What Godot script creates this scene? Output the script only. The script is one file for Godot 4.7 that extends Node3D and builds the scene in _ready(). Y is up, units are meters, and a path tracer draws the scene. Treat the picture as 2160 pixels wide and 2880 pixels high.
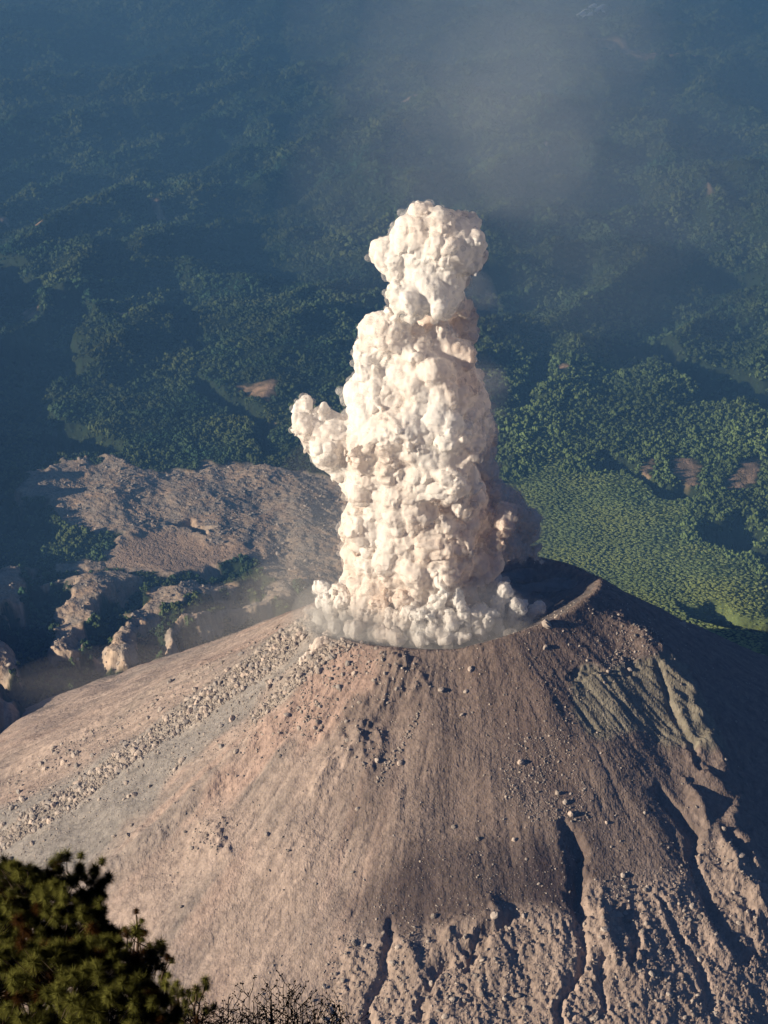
extends Node3D

const CARVE := {"A": [55, 30, [-703, -1627, -600, -1729, -572, -1947, -516, -1947, -478, -1868, -495, -1708, -488, -1577, -448, -1548, -511, -1453, -506, -1380, -472, -1275, -402, -1232, -374, -1158, -387, -1123, -460, -1129, -520, -1070, -524, -982, -465, -988, -452, -938, -470, -920, -430, -867, -430, -843, -456, -814, -453, -786, -456, -730, -573, -730]],
	"BIG": [25, 42, [-581, -752, -476, -741, -414, -739, -354, -750, -282, -728, -233, -748, -188, -777, -174, -803, -156, -786, -159, -735, -126, -708, -37, -697, -35, -482, -204, -342, -365, -254, -504, -212]],
	"pit": [38, 9, [-307, -919, -275, -905, -261, -878, -221, -871, -231, -827, -258, -836, -270, -869, -298, -885]],
	"R1": [60, 26, [-380, -2016, -355, -2016, -325, -1880, -306, -1771, -288, -1627, -298, -1548, -255, -1453, -209, -1398, -170, -1327, -151, -1174, -160, -1116, -185, -1116, -199, -1190, -209, -1292, -262, -1380, -300, -1453, -315, -1510, -311, -1627, -341, -1729, -385, -1836, -386, -1924]],
	"R2": [60, 26, [365, -1857, 421, -1836, 492, -1825, 498, -1708, 530, -1627, 574, -1607, 612, -1548, 675, -1510, 636, -1240, 590, -1380, 505, -1398, 476, -1435, 480, -1529, 446, -1647, 397, -1688, 368, -1771]],
	"R3": [45, 24, [233, -1677, 275, -1698, 282, -1567, 258, -1453, 223, -1353, 193, -1353, 210, -1491, 230, -1567]],
	"R4": [42, 20, [288, -1116, 322, -1150, 351, -1123, 391, -1051, 398, -1023, 428, -1018, 455, -945, 453, -920, 419, -957, 386, -994, 359, -1038, 310, -1064]],
	"R5": [60, 16, [430, -867, 453, -881, 479, -893, 493, -926, 471, -951, 469, -980, 502, -920, 519, -893, 518, -867, 495, -841, 503, -808, 569, -763, 558, -686, 485, -780, 456, -814, 431, -841]],
	"R6": [45, 20, [384, -646, 445, -631, 490, -594, 542, -571, 535, -526, 484, -541, 454, -553, 419, -563, 386, -592]],
	"R7": [50, 40, [143, -2236, 194, -2210, 249, -2136, 200, -2040, 157, -2063]],
	"R8": [60, 40, [-766, -2236, -673, -2161, -604, -2063, -584, -1947, -613, -1836, -716, -1880]],
	"R9": [60, 60, [-593, -2706, -554, -2736, -536, -2475, -489, -2261, -500, -2161, -547, -2313]],
	"R10": [55, 50, [551, -2420, 609, -2339, 679, -2261, 756, -2210, 736, -2063, 644, -2087, 569, -2210]],
	"R11": [70, 60, [-414, -3450, -249, -3301, -137, -3159, -150, -3056, -291, -3194, -407, -3338]],
	"R12": [70, 60, [626, -3770, 717, -3607, 767, -3412, 688, -3338, 624, -3567]],
	"R13": [70, 60, [-652, -3607, -534, -3567, -512, -3489, -624, -3489]]}
const ISLAND := {"L1": [-471, -699, -412, -719, -353, -734, -307, -717, -328, -676, -359, -646, -365, -612, -372, -565, -381, -533, -375, -493, -393, -484, -420, -495, -418, -541, -417, -571, -424, -612, -415, -654, -408, -681, -460, -686],
	"I1": [-306, -681, -277, -691, -259, -706, -234, -712, -193, -710, -188, -681, -227, -667, -266, -638, -283, -621, -284, -573, -309, -566, -305, -521, -302, -487, -330, -470, -362, -493, -343, -521, -338, -566, -326, -592, -340, -600, -317, -638],
	"I2": [-272, -658, -247, -667, -244, -644, -257, -629, -273, -633],
	"L3": [-124, -721, -168, -665, -197, -644, -232, -621, -264, -602, -283, -559, -285, -531, -278, -499, -289, -458, -266, -470, -259, -509, -257, -539, -254, -569, -224, -585, -189, -612, -158, -631, -111, -665],
	"P1": [-542, -708, -478, -721, -465, -686, -465, -628, -477, -597, -487, -566, -522, -561],
	"P2": [-514, -503, -462, -509, -446, -472, -444, -429, -469, -421, -503, -421],
	"P3": [-500, -398, -457, -395, -436, -342, -438, -327, -491, -327],
	"E1": [-191, -786, -133, -786, -38, -786, -37, -654, -117, -697, -150, -719, -158, -752]}
const SCAR := {"S1": [-233, -1450, -169, -1450, -169, -1395, -179, -1366, -197, -1384, -215, -1413],
	"S2": [418, -1123, 453, -1116, 456, -1090, 446, -1051, 445, -1015, 430, -1018, 421, -1038, 411, -1057],
	"S3": [480, -1007, 500, -1057, 521, -1100, 541, -1123, 540, -1090, 531, -1038, 513, -1010],
	"S4": [368, -1079, 386, -1123, 393, -1123, 384, -1083, 376, -1051, 366, -1057],
	"S5": [497, -855, 507, -861, 514, -852, 509, -826, 499, -822],
	"F1": [-461, -2691, -442, -2670, -424, -2617, -432, -2582, -452, -2631],
	"F2": [-752, -2573, -722, -2553, -719, -2514, -744, -2508],
	"F3": [-678, -2475, -663, -2461, -636, -2387, -651, -2387, -670, -2425],
	"F4": [340, -3141, 350, -3166, 351, -3090, 341, -3049],
	"F5": [651, -2797, 660, -2803, 657, -2736, 645, -2718],
	"F6": [-459, -1840, -448, -1831, -431, -1825, -430, -1792, -448, -1797],
	"F7": [-514, -2688, -499, -2676, -500, -2652],
	"F8": [526, -4437, 566, -4422, 706, -4362, 792, -4313, 782, -4265, 647, -4303, 552, -4362],
	"F9": [16, -3607, 142, -3762, 132, -3688, 32, -3559],
	"F10": [-619, -1880, -587, -1868, -588, -1825, -607, -1836],
	"F11": [-171, -1288, -163, -1292, -164, -1275],
	"F12": [280, -1587, 293, -1591, 290, -1567, 281, -1567]}
const LAVA := [-518, -975, -512, -1051, -491, -1090, -449, -1123, -440, -1136, -421, -1103, -387, -1123, -342, -1077, -297, -1087, -246, -1103, -195, -1103, -153, -1083, -92, -1064, 10, -1064, 9, -434, -285, -297, -504, -212, -580, -741, -448, -741, -409, -774, -371, -774, -363, -855, -426, -855, -434, -878, -458, -926, -474, -975]
const TAN_SLOPE := [-368, -750, -359, -808, -330, -867, -272, -861, -230, -814, -182, -808, -172, -797, -227, -750, -281, -723, -330, -745]
const MEADOW := [50, -1000, 174, -1077, 246, -1103, 317, -1090, 361, -1064, 392, -1013, 449, -951, 431, -855, 454, -803, 484, -769, 562, -654, 518, -342, 178, -342, 44, -434]
const REGION := {"LANE": [-68, -48, -45, -16, -65, 61, -102, 68, -138, 93, -188, 114, -251, 164, -279, 186, -315, 191, -415, 161, -437, -7, -362, 25, -293, 15, -217, 10, -165, -8, -120, -30],
	"RUBBLE": [-66, -40, -45, -29, -99, 50, -154, 55, -217, 65, -265, 78, -339, 99, -408, 97, -412, 62, -329, 47, -273, 29, -209, 12, -145, 2, -109, -30],
	"RUBBLE2": [-76, 53, -43, 71, -29, 86, -65, 99, -104, 114, -129, 121, -137, 103, -101, 82],
	"ASH": [-44, 337, -24, 303, 17, 284, 72, 283, 130, 283, 165, 276, 196, 274, 205, 308, 190, 332, 162, 343, 121, 350, 74, 346, 7, 348],
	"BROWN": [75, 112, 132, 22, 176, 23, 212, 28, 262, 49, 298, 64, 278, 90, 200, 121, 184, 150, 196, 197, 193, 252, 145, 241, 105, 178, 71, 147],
	"PINK": [-65, 75, -25, 84, 7, 103, -11, 135, -64, 160, -113, 169, -162, 196, -198, 194, -157, 163, -115, 125],
	"FAN": [181, 137, 200, 120, 244, 109, 286, 77, 308, 85, 327, 124, 342, 155, 312, 176, 290, 170, 255, 166, 225, 179, 197, 177, 183, 161],
	"HUM": [-44, 352, 7, 348, 74, 346, 176, 328, 229, 297, 282, 284, 320, 244, 417, 280, 399, 441, -105, 468, -67, 395],
	"LIP": [200, 118, 208, 96, 246, 68, 284, 56, 286, 79, 244, 110],
	"GRIT": [122, 193, 169, 174, 195, 214, 200, 258, 144, 267, 111, 244],
	"CRAG1": [-4, 103, 36, 116, 46, 141, 18, 152, -11, 129],
	"CRAG2": [-46, 155, -7, 167, 7, 190, -17, 211, -49, 186],
	"CRAG3": [-82, 116, -53, 129, -60, 165, -82, 157],
	"CRAG4": [-184, 197, -155, 211, -153, 248, -196, 229]}
const TRENCH := {"T1": [8, 9, [175, 265, 185, 280, 187, 305, 184, 330, 186, 354, 184, 385, 170, 402, 164, 429, 160, 465]],
	"T1b": [16, 9, [182, 277, 186, 293, 183, 330]],
	"g4": [5, 4.5, [274, 96, 286, 128, 302, 159, 314, 187]],
	"T2": [9, 9, [269, 217, 286, 231, 297, 244, 299, 259, 301, 278, 311, 299, 316, 321, 330, 337, 343, 350]],
	"scarp": [4.5, 2.6, [186, 134, 199, 123, 243, 113, 282, 87, 294, 75]],
	"T3": [8, 9, [74, 380, 94, 361, 121, 345]],
	"T4": [9, 7, [5, 345, 2, 387, -17, 421, -26, 449]],
	"T5": [8, 6, [230, 334, 235, 353, 230, 378]],
	"T6": [7, 6, [341, 250, 357, 273, 380, 293]],
	"T7": [6, 5, [205, 425, 203, 401, 211, 376]],
	"T8": [7, 6, [33, 425, 43, 396, 57, 379]],
	"T9": [6, 5, [266, 321, 278, 344, 297, 365, 304, 398]]}
const MOUND := {"m1": [16, 9, [64, 361, 84, 352, 104, 346]],
	"m2": [13, 9, [209, 345, 214, 362, 218, 381]],
	"m3": [12, 7, [300, 318, 316, 340, 322, 352]],
	"m4": [10, 8, [305, 211, 313, 229, 316, 249]],
	"m5": [12, 7, [333, 264, 348, 290, 364, 313]],
	"m6": [10, 6, [23, 365, 28, 383]],
	"b1": [22, 7, [-43, 83, -115, 130, -185, 173, -266, 202, -297, 227]],
	"b2": [12, 6, [14, 115, -28, 178, -63, 216]],
	"b3": [14, 5, [-200, -78, -278, -79, -366, -80, -442, -97]],
	"b4": [44, 17, [279, 77, 293, 90, 312, 119, 327, 159, 338, 202, 352, 251, 361, 307]]}
const BILLOWS := {"head": [[42, 399, 0, 33.1, 0.10], [64, 402, 10, 28.7, 0.10], [14, 384, 5, 18.8, 0.05], [79, 389, 0, 16.5, 0.10], [30, 411, 0, 20.8, 0.10], [7, 388, 0, 14.2, 0.00], [87, 399, 0, 9.5, 0.10], [80, 417, 0, 8.2, 0.10], [35, 421, -5, 12.2, 0.10], [55, 418, 15, 18.0, 0.05]],
	"neck": [[37, 362, 10, 24.0, 0.15], [50, 358, 20, 25.9, 0.15], [69, 356, -15, 13.6, 0.20], [71, 329, -30, 13.7, 0.25], [2, 318, 20, 19.3, 0.10], [23, 348, 35, 17.9, 0.15], [-12, 318, 10, 10.8, 0.05], [50, 295, -45, 21.9, 0.45], [79, 308, -45, 11.1, 0.30], [77, 283, -50, 15.1, 0.30]],
	"inner_column": [[56, 306, 15, 13.6, 0.45], [37, 289, 25, 22.5, 0.45], [67, 285, 15, 22.6, 0.50], [53, 259, 25, 36.4, 0.40], [82, 249, 0, 20.7, 0.45], [94, 238, 10, 12.2, 0.40], [21, 268, 20, 26.1, 0.30], [-7, 274, 15, 19.8, 0.10], [-11, 298, 10, 15.0, 0.10], [-21, 243, 5, 18.5, 0.10]],
	"side_lobe": [[-87, 226, 0, 5.9, 0.05], [-80, 220, 0, 8.7, 0.05], [-70, 210, 0, 13.6, 0.05], [-52, 203, 0, 17.9, 0.05], [-62, 222, 5, 7.3, 0.05], [-47, 177, -5, 15.8, 0.10], [-29, 191, 0, 24.9, 0.10], [-71, 210, 8, 14.3, 0.05], [-48, 195, 10, 23.4, 0.05], [-40, 168, 0, 18.6, 0.10], [-63, 197, 5, 14.3, 0.05], [-56, 177, 0, 14.3, 0.05], [-32, 158, 5, 15.0, 0.15], [-79, 228, 0, 5.9, 0.05]],
	"middle": [[-29, 193, 5, 27.6, 0.10], [7, 215, 20, 43.5, 0.15], [46, 215, 30, 43.3, 0.20], [79, 215, 10, 27.6, 0.25], [94, 194, -20, 15.9, 0.30], [4, 180, 20, 36.5, 0.20], [53, 181, 40, 32.8, 0.20], [75, 171, 45, 18.2, 0.15], [77, 193, 60, 11.9, 0.10], [91, 159, -30, 23.1, 0.35]],
	"lower_column": [[-25, 144, 10, 15.7, 0.40], [-7, 145, 20, 22.6, 0.35], [25, 143, 25, 36.4, 0.30], [69, 133, 10, 33.2, 0.50], [-11, 96, 0, 30.5, 0.25], [29, 97, 10, 40.2, 0.40], [61, 108, 25, 33.0, 0.70], [84, 98, -5, 29.9, 0.65], [-15, 62, -5, 23.5, 0.20], [7, 55, 5, 29.7, 0.40], [51, 62, 20, 36.5, 0.55], [92, 56, 0, 27.7, 0.50], [111, 55, -20, 17.3, 0.50]],
	"shaded_lobe": [[106, 119, -20, 20.3, 0.50], [124, 104, -20, 20.3, 0.50], [143, 89, -25, 15.0, 0.50], [147, 65, -25, 13.0, 0.50], [128, 74, -15, 16.3, 0.50], [120, 116, 34, 10.0, 0.80], [117, 100, 36, 9.4, 0.80], [124, 124, 26, 7.4, 0.80], [155, 49, -20, 6.9, 0.40], [162, 43, -20, 4.5, 0.40]],
	"foot": [[-26, 32, 0, 16.8, 0.30], [0, 31, 15, 20.0, 0.50], [33, 25, 20, 23.3, 0.45], [70, 23, 15, 23.3, 0.50], [96, 24, 0, 18.8, 0.35], [-44, 5, -5, 11.5, 0.20], [-22, 11, 15, 13.4, 0.40], [119, 18, -20, 10.3, 0.30], [26, 8, 35, 12.6, 0.35], [91, 13, 32, 11.3, 0.20], [-15, 5, 32, 10.7, 0.40], [55, 9, 45, 11.3, 0.20], [-51, -8, 15, 8.8, 0.10], [-29, 0, 45, 8.0, 0.35], [-7, 3, 55, 8.6, 0.35], [14, 3, 64, 7.9, 0.25], [36, 4, 68, 7.9, 0.15], [58, 6, 72, 7.9, 0.10], [79, 6, 70, 7.3, 0.05], [97, 8, 66, 7.3, 0.05], [116, 9, 54, 6.7, 0.05], [131, 10, 44, 6.0, 0.05], [146, 8, 30, 4.8, 0.05], [-67, -11, -5, 6.9, 0.10]]}
const JETS := [[43, -3, 62, 58, 52, 58, 8.6, 14.4, 0.25, "cream jet puffing from the crater floor, tenth from the left of the row"], [84, 1, 66, 79, 40, 62, 4.3, 10.8, 0, "white steam jet puffing from the crater floor, thirteenth from the left of the row"], [103, 1, 62, 105, 22, 58, 4.3, 8.6, 0, "white steam jet puffing from the crater floor, fifteenth from the left of the row"], [116, -1, 45, 119, 35, 41, 5.0, 11.5, 0.05, "white steam jet puffing from the crater floor, sixteenth from the left of the row"], [131, 1, 45, 135, 23, 41, 4.3, 9.4, 0.05, "white steam jet puffing from the crater floor, eighteenth from the left of the row"], [142, 1, 36, 157, 18, 32, 4.7, 7.9, 0.1, "white steam jet puffing from the crater floor, nineteenth from the left of the row"], [-33, -17, 34, -7, 14, 30, 7.2, 13.0, 0.6, "tan ash jet puffing from the crater floor, fourth from the left of the row"], [-11, -6, 40, 2, 25, 36, 7.9, 14.4, 0.7, "tan ash jet puffing from the crater floor, fifth from the left of the row"], [-44, -29, 5, -55, 8, 1, 7.9, 15.1, 0.1, "white steam jet puffing from the crater floor, second from the left of the row"], [-56, -33, -20, -63, 4, -24, 7.2, 13.0, 0.1, "white steam jet puffing from the crater floor, leftmost of the row"], [15, -5, 58, 25, 22, 54, 6.5, 13.0, 0.3, "cream jet puffing from the crater floor, eighth from the left of the row"], [0, -7, 54, 9, 16, 50, 5.8, 12.2, 0.25, "cream jet puffing from the crater floor, sixth from the left of the row"], [63, 1, 70, 69, 21, 66, 5.0, 10.8, 0.05, "white steam jet puffing from the crater floor, twelfth from the left of the row"], [29, -2, 64, 36, 23, 60, 5.8, 12.2, 0.2, "cream jet puffing from the crater floor, ninth from the left of the row"], [94, 1, 62, 96, 26, 58, 4.3, 10.1, 0, "white steam jet puffing from the crater floor, fourteenth from the left of the row"], [125, -2, 15, 110, 29, 11, 6.5, 13.0, 0.15, "cream jet puffing from the crater floor, seventeenth from the left of the row"], [-35, -16, 15, -42, 17, 11, 6.5, 13.7, 0.15, "cream jet puffing from the crater floor, third from the left of the row"], [52, 2, 72, 49, 20, 68, 5.0, 10.1, 0.1, "white steam jet puffing from the crater floor, eleventh from the left of the row"], [7, 3, 45, 18, 31, 41, 7.9, 14.4, 0.55, "tan ash jet puffing from the crater floor, seventh from the left of the row"], [163, 4, -90, 169, 8, -94, 2.9, 4.7, 0.4, "cream jet puffing from the crater floor, rightmost of the row"]]
const DRIFT := [[25, 474, -60, 125, 98, 90, 1.4], [88, 513, -90, 138, 126, 110, 1.5], [120, 570, -120, 147, 128, 120, 1.4], [61, 584, -150, 164, 117, 120, 1.6], [172, 514, -140, 129, 132, 100, 1.5], [106, 456, -60, 106, 98, 80, 2.2], [-11, 418, -40, 98, 98, 60, 1.6], [142, 481, -100, 77, 77, 60, 2], [113, 546, -100, 69, 58, 60, 2], [192, 584, -150, 102, 78, 90, 1.6], [78, 427, -60, 60, 53, 40, 2.4], [247, 463, -200, 167, 167, 140, 1], [288, 347, -200, 167, 151, 140, 0.9], [192, 344, -150, 129, 117, 100, 0.9]]
const VEIL := [[107, 258, -55, 23, 72, 28, 90], [114, 182, -60, 23, 64, 30, 100], [118, 130, -60, 21, 45, 30, 90], [97, 310, -50, 19, 45, 25, 80], [157, 65, -70, 27, 30, 25, 70], [169, 44, -70, 15, 23, 20, 60], [89, 351, -40, 15, 34, 20, 60]]
const DUST := [[-82, -56, -140, 74, 58, 60, 10], [-129, -131, -220, 104, 60, 80, 8], [-181, -197, -280, 123, 61, 90, 6], [-70, -28, -180, 75, 71, 60, 10], [-314, -311, -380, 161, 68, 90, 5], [-60, 1, -260, 69, 89, 60, 6], [-111, -85, -200, 64, 44, 50, 8], [-370, -325, -380, 110, 51, 80, 5]]
const TRAIL := [[-52, -25, 0], [-64, -12, 55], [-76, -22, 61], [-85, -31, 70], [-90, -39, 83], [-94, -45, 93], [-101, -52, 99]]
const FUMES := [[300, -45, 70, 3.6, 3.96], [304, -53, 83, 3.6, 5.76], [352, -100, 128, 5.04, 4.32], [361, -96, 105, 5.04, 3.6], [388, -101, 71, 6.48, 4.32], [283, -133, 250, 2.88, 5.76]]
const RIM_FUMES := [[135, 10, -60, 15, 5, 9, 260], [151, 10, -70, 19, 5, 9, 260], [187, 13, -40, 23, 5, 9, 260], [197, 16, -30, 11, 4, 9, 260], [167, 18, -20, 26, 4, 9, 260], [133, 19, -10, 22, 7, 9, 260]]
const PINES := {"tall": [-5.74, 1244.94, 2560.66], "front": [-4.20, 1248.77, 2568.77], "thin": [-3.65, 1245.31, 2564.99], "low": [-2.87, 1246.55, 2566.49], "shrub": [-1.65, 1246.97, 2567.34]}
const THIN_TUFTS := [[-3.77, 1247.21, 2563.73], [-3.72, 1246.88, 2563.49], [-3.90, 1247.25, 2564.31], [-3.85, 1246.78, 2563.67], [-3.73, 1246.89, 2563.80], [-3.99, 1247.10, 2564.35], [-4.26, 1246.58, 2563.63], [-3.55, 1246.87, 2564.16], [-3.46, 1246.79, 2564.23], [-3.42, 1246.37, 2563.66], [-3.26, 1246.83, 2564.43], [-3.68, 1246.79, 2563.89], [-3.89, 1246.62, 2563.75], [-3.95, 1246.91, 2564.54], [-3.36, 1246.21, 2563.91], [-3.32, 1246.26, 2564.27], [-3.51, 1246.79, 2564.44], [-3.80, 1246.36, 2563.69], [-3.58, 1246.61, 2564.41], [-3.44, 1246.56, 2564.28], [-3.98, 1246.26, 2563.83], [-4.00, 1246.85, 2564.54], [-4.17, 1246.56, 2564.00], [-3.72, 1246.18, 2564.10], [-3.47, 1246.53, 2564.72], [-3.87, 1246.19, 2563.92], [-3.66, 1246.17, 2564.46], [-3.42, 1246.27, 2564.71], [-3.81, 1245.73, 2564.10], [-4.02, 1246.91, 2564.34], [-3.96, 1246.83, 2564.06]]
const LOW_TUFTS := [[-3.16, 1247.36, 2565.97], [-3.03, 1247.15, 2565.62], [-2.92, 1247.32, 2566.09], [-2.69, 1247.50, 2566.28], [-2.60, 1247.28, 2565.73], [-2.59, 1247.13, 2565.68], [-3.05, 1247.35, 2566.30], [-2.86, 1247.28, 2566.29], [-2.76, 1247.00, 2565.76], [-3.19, 1247.01, 2566.01], [-2.95, 1247.23, 2566.50], [-2.77, 1247.05, 2566.21], [-3.16, 1246.74, 2565.90], [-2.91, 1246.93, 2566.28], [-2.67, 1247.14, 2566.54], [-2.58, 1246.96, 2566.01], [-3.28, 1246.83, 2565.91], [-2.81, 1247.39, 2566.20], [-3.03, 1247.45, 2566.25], [-2.67, 1247.04, 2565.76], [-2.48, 1246.96, 2565.92], [-2.83, 1247.23, 2566.46], [-3.00, 1247.18, 2566.21]]
const BOULDERS := [[163.1, 88.2, 5.8, "grey boulder lying alone on the dark ash below the crater rim"], [161.2, 108.1, 3.2, "small dark boulder below the lone grey boulder on the ash slope"], [134.4, 210.7, 4.0, "pale upright boulder on the brown middle slope"], [169.0, 236.5, 2.9, "upper boulder of the three strung down the middle slope"], [175.6, 244.8, 3.2, "middle boulder of the three strung down the middle slope"], [180.8, 254.8, 4.0, "pale lowest boulder of the three strung down the middle slope"], [56.5, 143.9, 4.0, "tan boulder just right of the upper crag"], [81.2, 145.4, 2.9, "small pale boulder under the rim right of the upper crag"], [85.8, 128.0, 3.6, "darker boulder close under the crater rim"], [246.6, 107.1, 3.2, "pale boulder on the lip above the grey gullied fan"], [224.3, 116.1, 2.5, "small boulder on the lip above the grey gullied fan, left of the pale one"], [16.0, 204.9, 3.6, "lone boulder beside the long rock train"], [125.0, 279.2, 2.5, "small pale stone above the dark ash patch"], [215.8, 256.0, 2.2, "tiny bright stone on the brown slope right of the trench"], [133.2, 343.9, 3.6, "pale block at the lower edge of the dark ash patch"], [104.4, 349.0, 4.7, "massive pale block casting a long shadow below the dark ash patch"], [208.7, 358.7, 5.0, "tall pale rock beside the wide hollow near the bottom"], [-7.0, 202.1, 3.2, "grey boulder at the foot of the lower crag"], [-114.8, 241.1, 3.2, "grey boulder on the pale lower slope above the tree"], [77.3, 166.5, 2.5, "small boulder on the brown upper slope"]]
const SHEDS := [[524, -4835, 579, -4965, 12], [538, -4813, 564, -4868, 10], [569, -4885, 603, -4959, 11], [511, -4824, 515, -4835, 9], [598, -4914, 601, -4925, 9], [529, -4796, 535, -4801, 10]]
const ROCK_TRAIN := [35, 162, 21, 186, 3, 205, -7, 226]
const BASE_MIST := [[37, 4, 30, 121, 27, 70, 110], [-29, -1, 20, 55, 29, 50, 120], [25, 3, 50, 83, 20, 45, 140], [91, 10, 50, 62, 20, 45, 130], [125, 7, 20, 55, 18, 50, 110], [-56, -6, -10, 41, 30, 40, 110], [61, 32, 50, 83, 33, 40, 70], [-74, -17, 0, 33, 17, 30, 90]]

class Area:
	var p: PackedVector2Array
	var x0 := 1e9
	var x1 := -1e9
	var z0 := 1e9
	var z1 := -1e9
	var a := 0.0
	var b := 0.0
	var kind := ""
	func _init(flat: Array, grow: float, a_ := 0.0, b_ := 0.0) -> void:
		a = a_
		b = b_
		for i in range(0, flat.size(), 2):
			var v := Vector2(flat[i], flat[i + 1])
			p.append(v)
			x0 = minf(x0, v.x - grow)
			x1 = maxf(x1, v.x + grow)
			z0 = minf(z0, v.y - grow)
			z1 = maxf(z1, v.y + grow)
	# signed distance to the outline, positive inside
	func sd(x: float, z: float) -> float:
		if x < x0 or x > x1 or z < z0 or z > z1:
			return -1000.0
		var best := 1e18
		var inside := false
		var q := Vector2(x, z)
		var n := p.size()
		var last := p[n - 1]
		for i in n:
			var v := p[i]
			var e := last - v
			var w := q - v
			var t := clampf(w.dot(e) / e.length_squared(), 0.0, 1.0)
			best = minf(best, (w - e * t).length_squared())
			if (v.y > z) != (last.y > z) and x < e.x * (z - v.y) / e.y + v.x:
				inside = not inside
			last = v
		return sqrt(best) if inside else -sqrt(best)
	# distance to the open line
	func away(x: float, z: float) -> float:
		if x < x0 or x > x1 or z < z0 or z > z1:
			return 1000.0
		var best := 1e18
		var q := Vector2(x, z)
		for i in p.size() - 1:
			var v := p[i]
			var e := p[i + 1] - v
			var w := q - v
			var t := clampf(w.dot(e) / e.length_squared(), 0.0, 1.0)
			best = minf(best, (w - e * t).length_squared())
		return sqrt(best)

# areas listed by tile, so that a point is tested only against those near it
class Tiles:
	var lists := {}
	var none: Array[Area] = []
	func add(a: Area, grow: float) -> void:
		for j in range(floori((a.z0 - grow) / 25.0), floori((a.z1 + grow) / 25.0) + 1):
			for i in range(floori((a.x0 - grow) / 25.0), floori((a.x1 + grow) / 25.0) + 1):
				var key := j * 4096 + i
				if not lists.has(key):
					var fresh: Array[Area] = []
					lists[key] = fresh
				lists[key].append(a)
	func at(x: float, z: float) -> Array[Area]:
		return lists.get(floori(z / 25.0) * 4096 + floori(x / 25.0), none)

var nz := FastNoiseLite.new()
var cell := FastNoiseLite.new()
var rng := RandomNumberGenerator.new()
var land := Tiles.new()
var islands: Array[Area] = []
var scars := Tiles.new()
var lava: Area
var valley: Area
var slope: Area
var meadow: Area
var region := {}
var relief := Tiles.new()
var patches := Tiles.new()
var bush_mesh: Array[ArrayMesh] = []
var rock_mesh: Array[ArrayMesh] = []
var clock := 0

const SUN_HEIGHT := 14.8
const SUN_AROUND := 21.5
const PEAK_X := 74.0

func say(what: String) -> void:
	print(what, " ", Time.get_ticks_msec() - clock)

func tag(o: Node, label: String, category: String, group := "") -> Node:
	o.set_meta("label", label)
	o.set_meta("category", category)
	if group != "":
		o.set_meta("group", group)
	return o

func setting(o: Node, kind := "structure") -> Node:
	o.set_meta("kind", kind)
	return o

func put(called: String, mesh: Mesh, mat: Material, parent: Node = self) -> MeshInstance3D:
	var o := MeshInstance3D.new()
	o.name = called
	o.mesh = mesh
	if mat:
		o.material_override = mat
	parent.add_child(o, true)
	return o

func base(called: String, at: Vector3) -> Node3D:
	var o := Node3D.new()
	o.name = called
	add_child(o, true)
	o.position = at
	return o

func matte(colored := true, c := Color(1, 1, 1)) -> StandardMaterial3D:
	var m := StandardMaterial3D.new()
	m.albedo_color = c.linear_to_srgb()
	m.vertex_color_use_as_albedo = colored
	m.roughness = 1.0
	m.metallic_specular = 0.08
	return m

func n2(x: float, z: float) -> float:
	return nz.get_noise_2d(x, z)

# rubble seen from afar: grains of several sizes; used as relief and, faintly, as tone
func grain(tone: bool) -> ImageTexture:
	var n := FastNoiseLite.new()
	n.seed = 31
	n.noise_type = FastNoiseLite.TYPE_CELLULAR
	n.cellular_return_type = FastNoiseLite.RETURN_DISTANCE
	n.fractal_type = FastNoiseLite.FRACTAL_NONE
	n.frequency = 0.03
	var a := n.get_seamless_image(512, 512)
	n.frequency = 0.075
	n.seed = 32
	var b := n.get_seamless_image(512, 512)
	n.noise_type = FastNoiseLite.TYPE_SIMPLEX_SMOOTH
	n.fractal_type = FastNoiseLite.FRACTAL_FBM
	n.frequency = 0.01
	var c := n.get_seamless_image(512, 512)
	var o := Image.create(512, 512, false, Image.FORMAT_RGB8)
	for y in 512:
		for x in 512:
			var m := c.get_pixel(x, y).r
			var v := 1.0 - 0.5 * a.get_pixel(x, y).r * smoothstep(0.35, 0.65, m) - 0.3 * b.get_pixel(x, y).r - 0.3 * (1.0 - m)
			if tone:
				v = 0.66 + 0.34 * clampf(v * 1.6 - 0.3, 0.0, 1.0)
			o.set_pixel(x, y, Color(v, v, v))
	return ImageTexture.create_from_image(o)

func stony(relief_cm: float, tile: float) -> StandardMaterial3D:
	var m := matte()
	m.uv1_triplanar = true
	m.uv1_world_triplanar = true
	m.uv1_scale = Vector3.ONE / tile
	m.heightmap_enabled = true
	m.heightmap_texture = grain(false)
	m.heightmap_scale = relief_cm
	m.albedo_texture = grain(true)
	return m

# ---------------------------------------------------------------- camera, sky, sun

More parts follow.
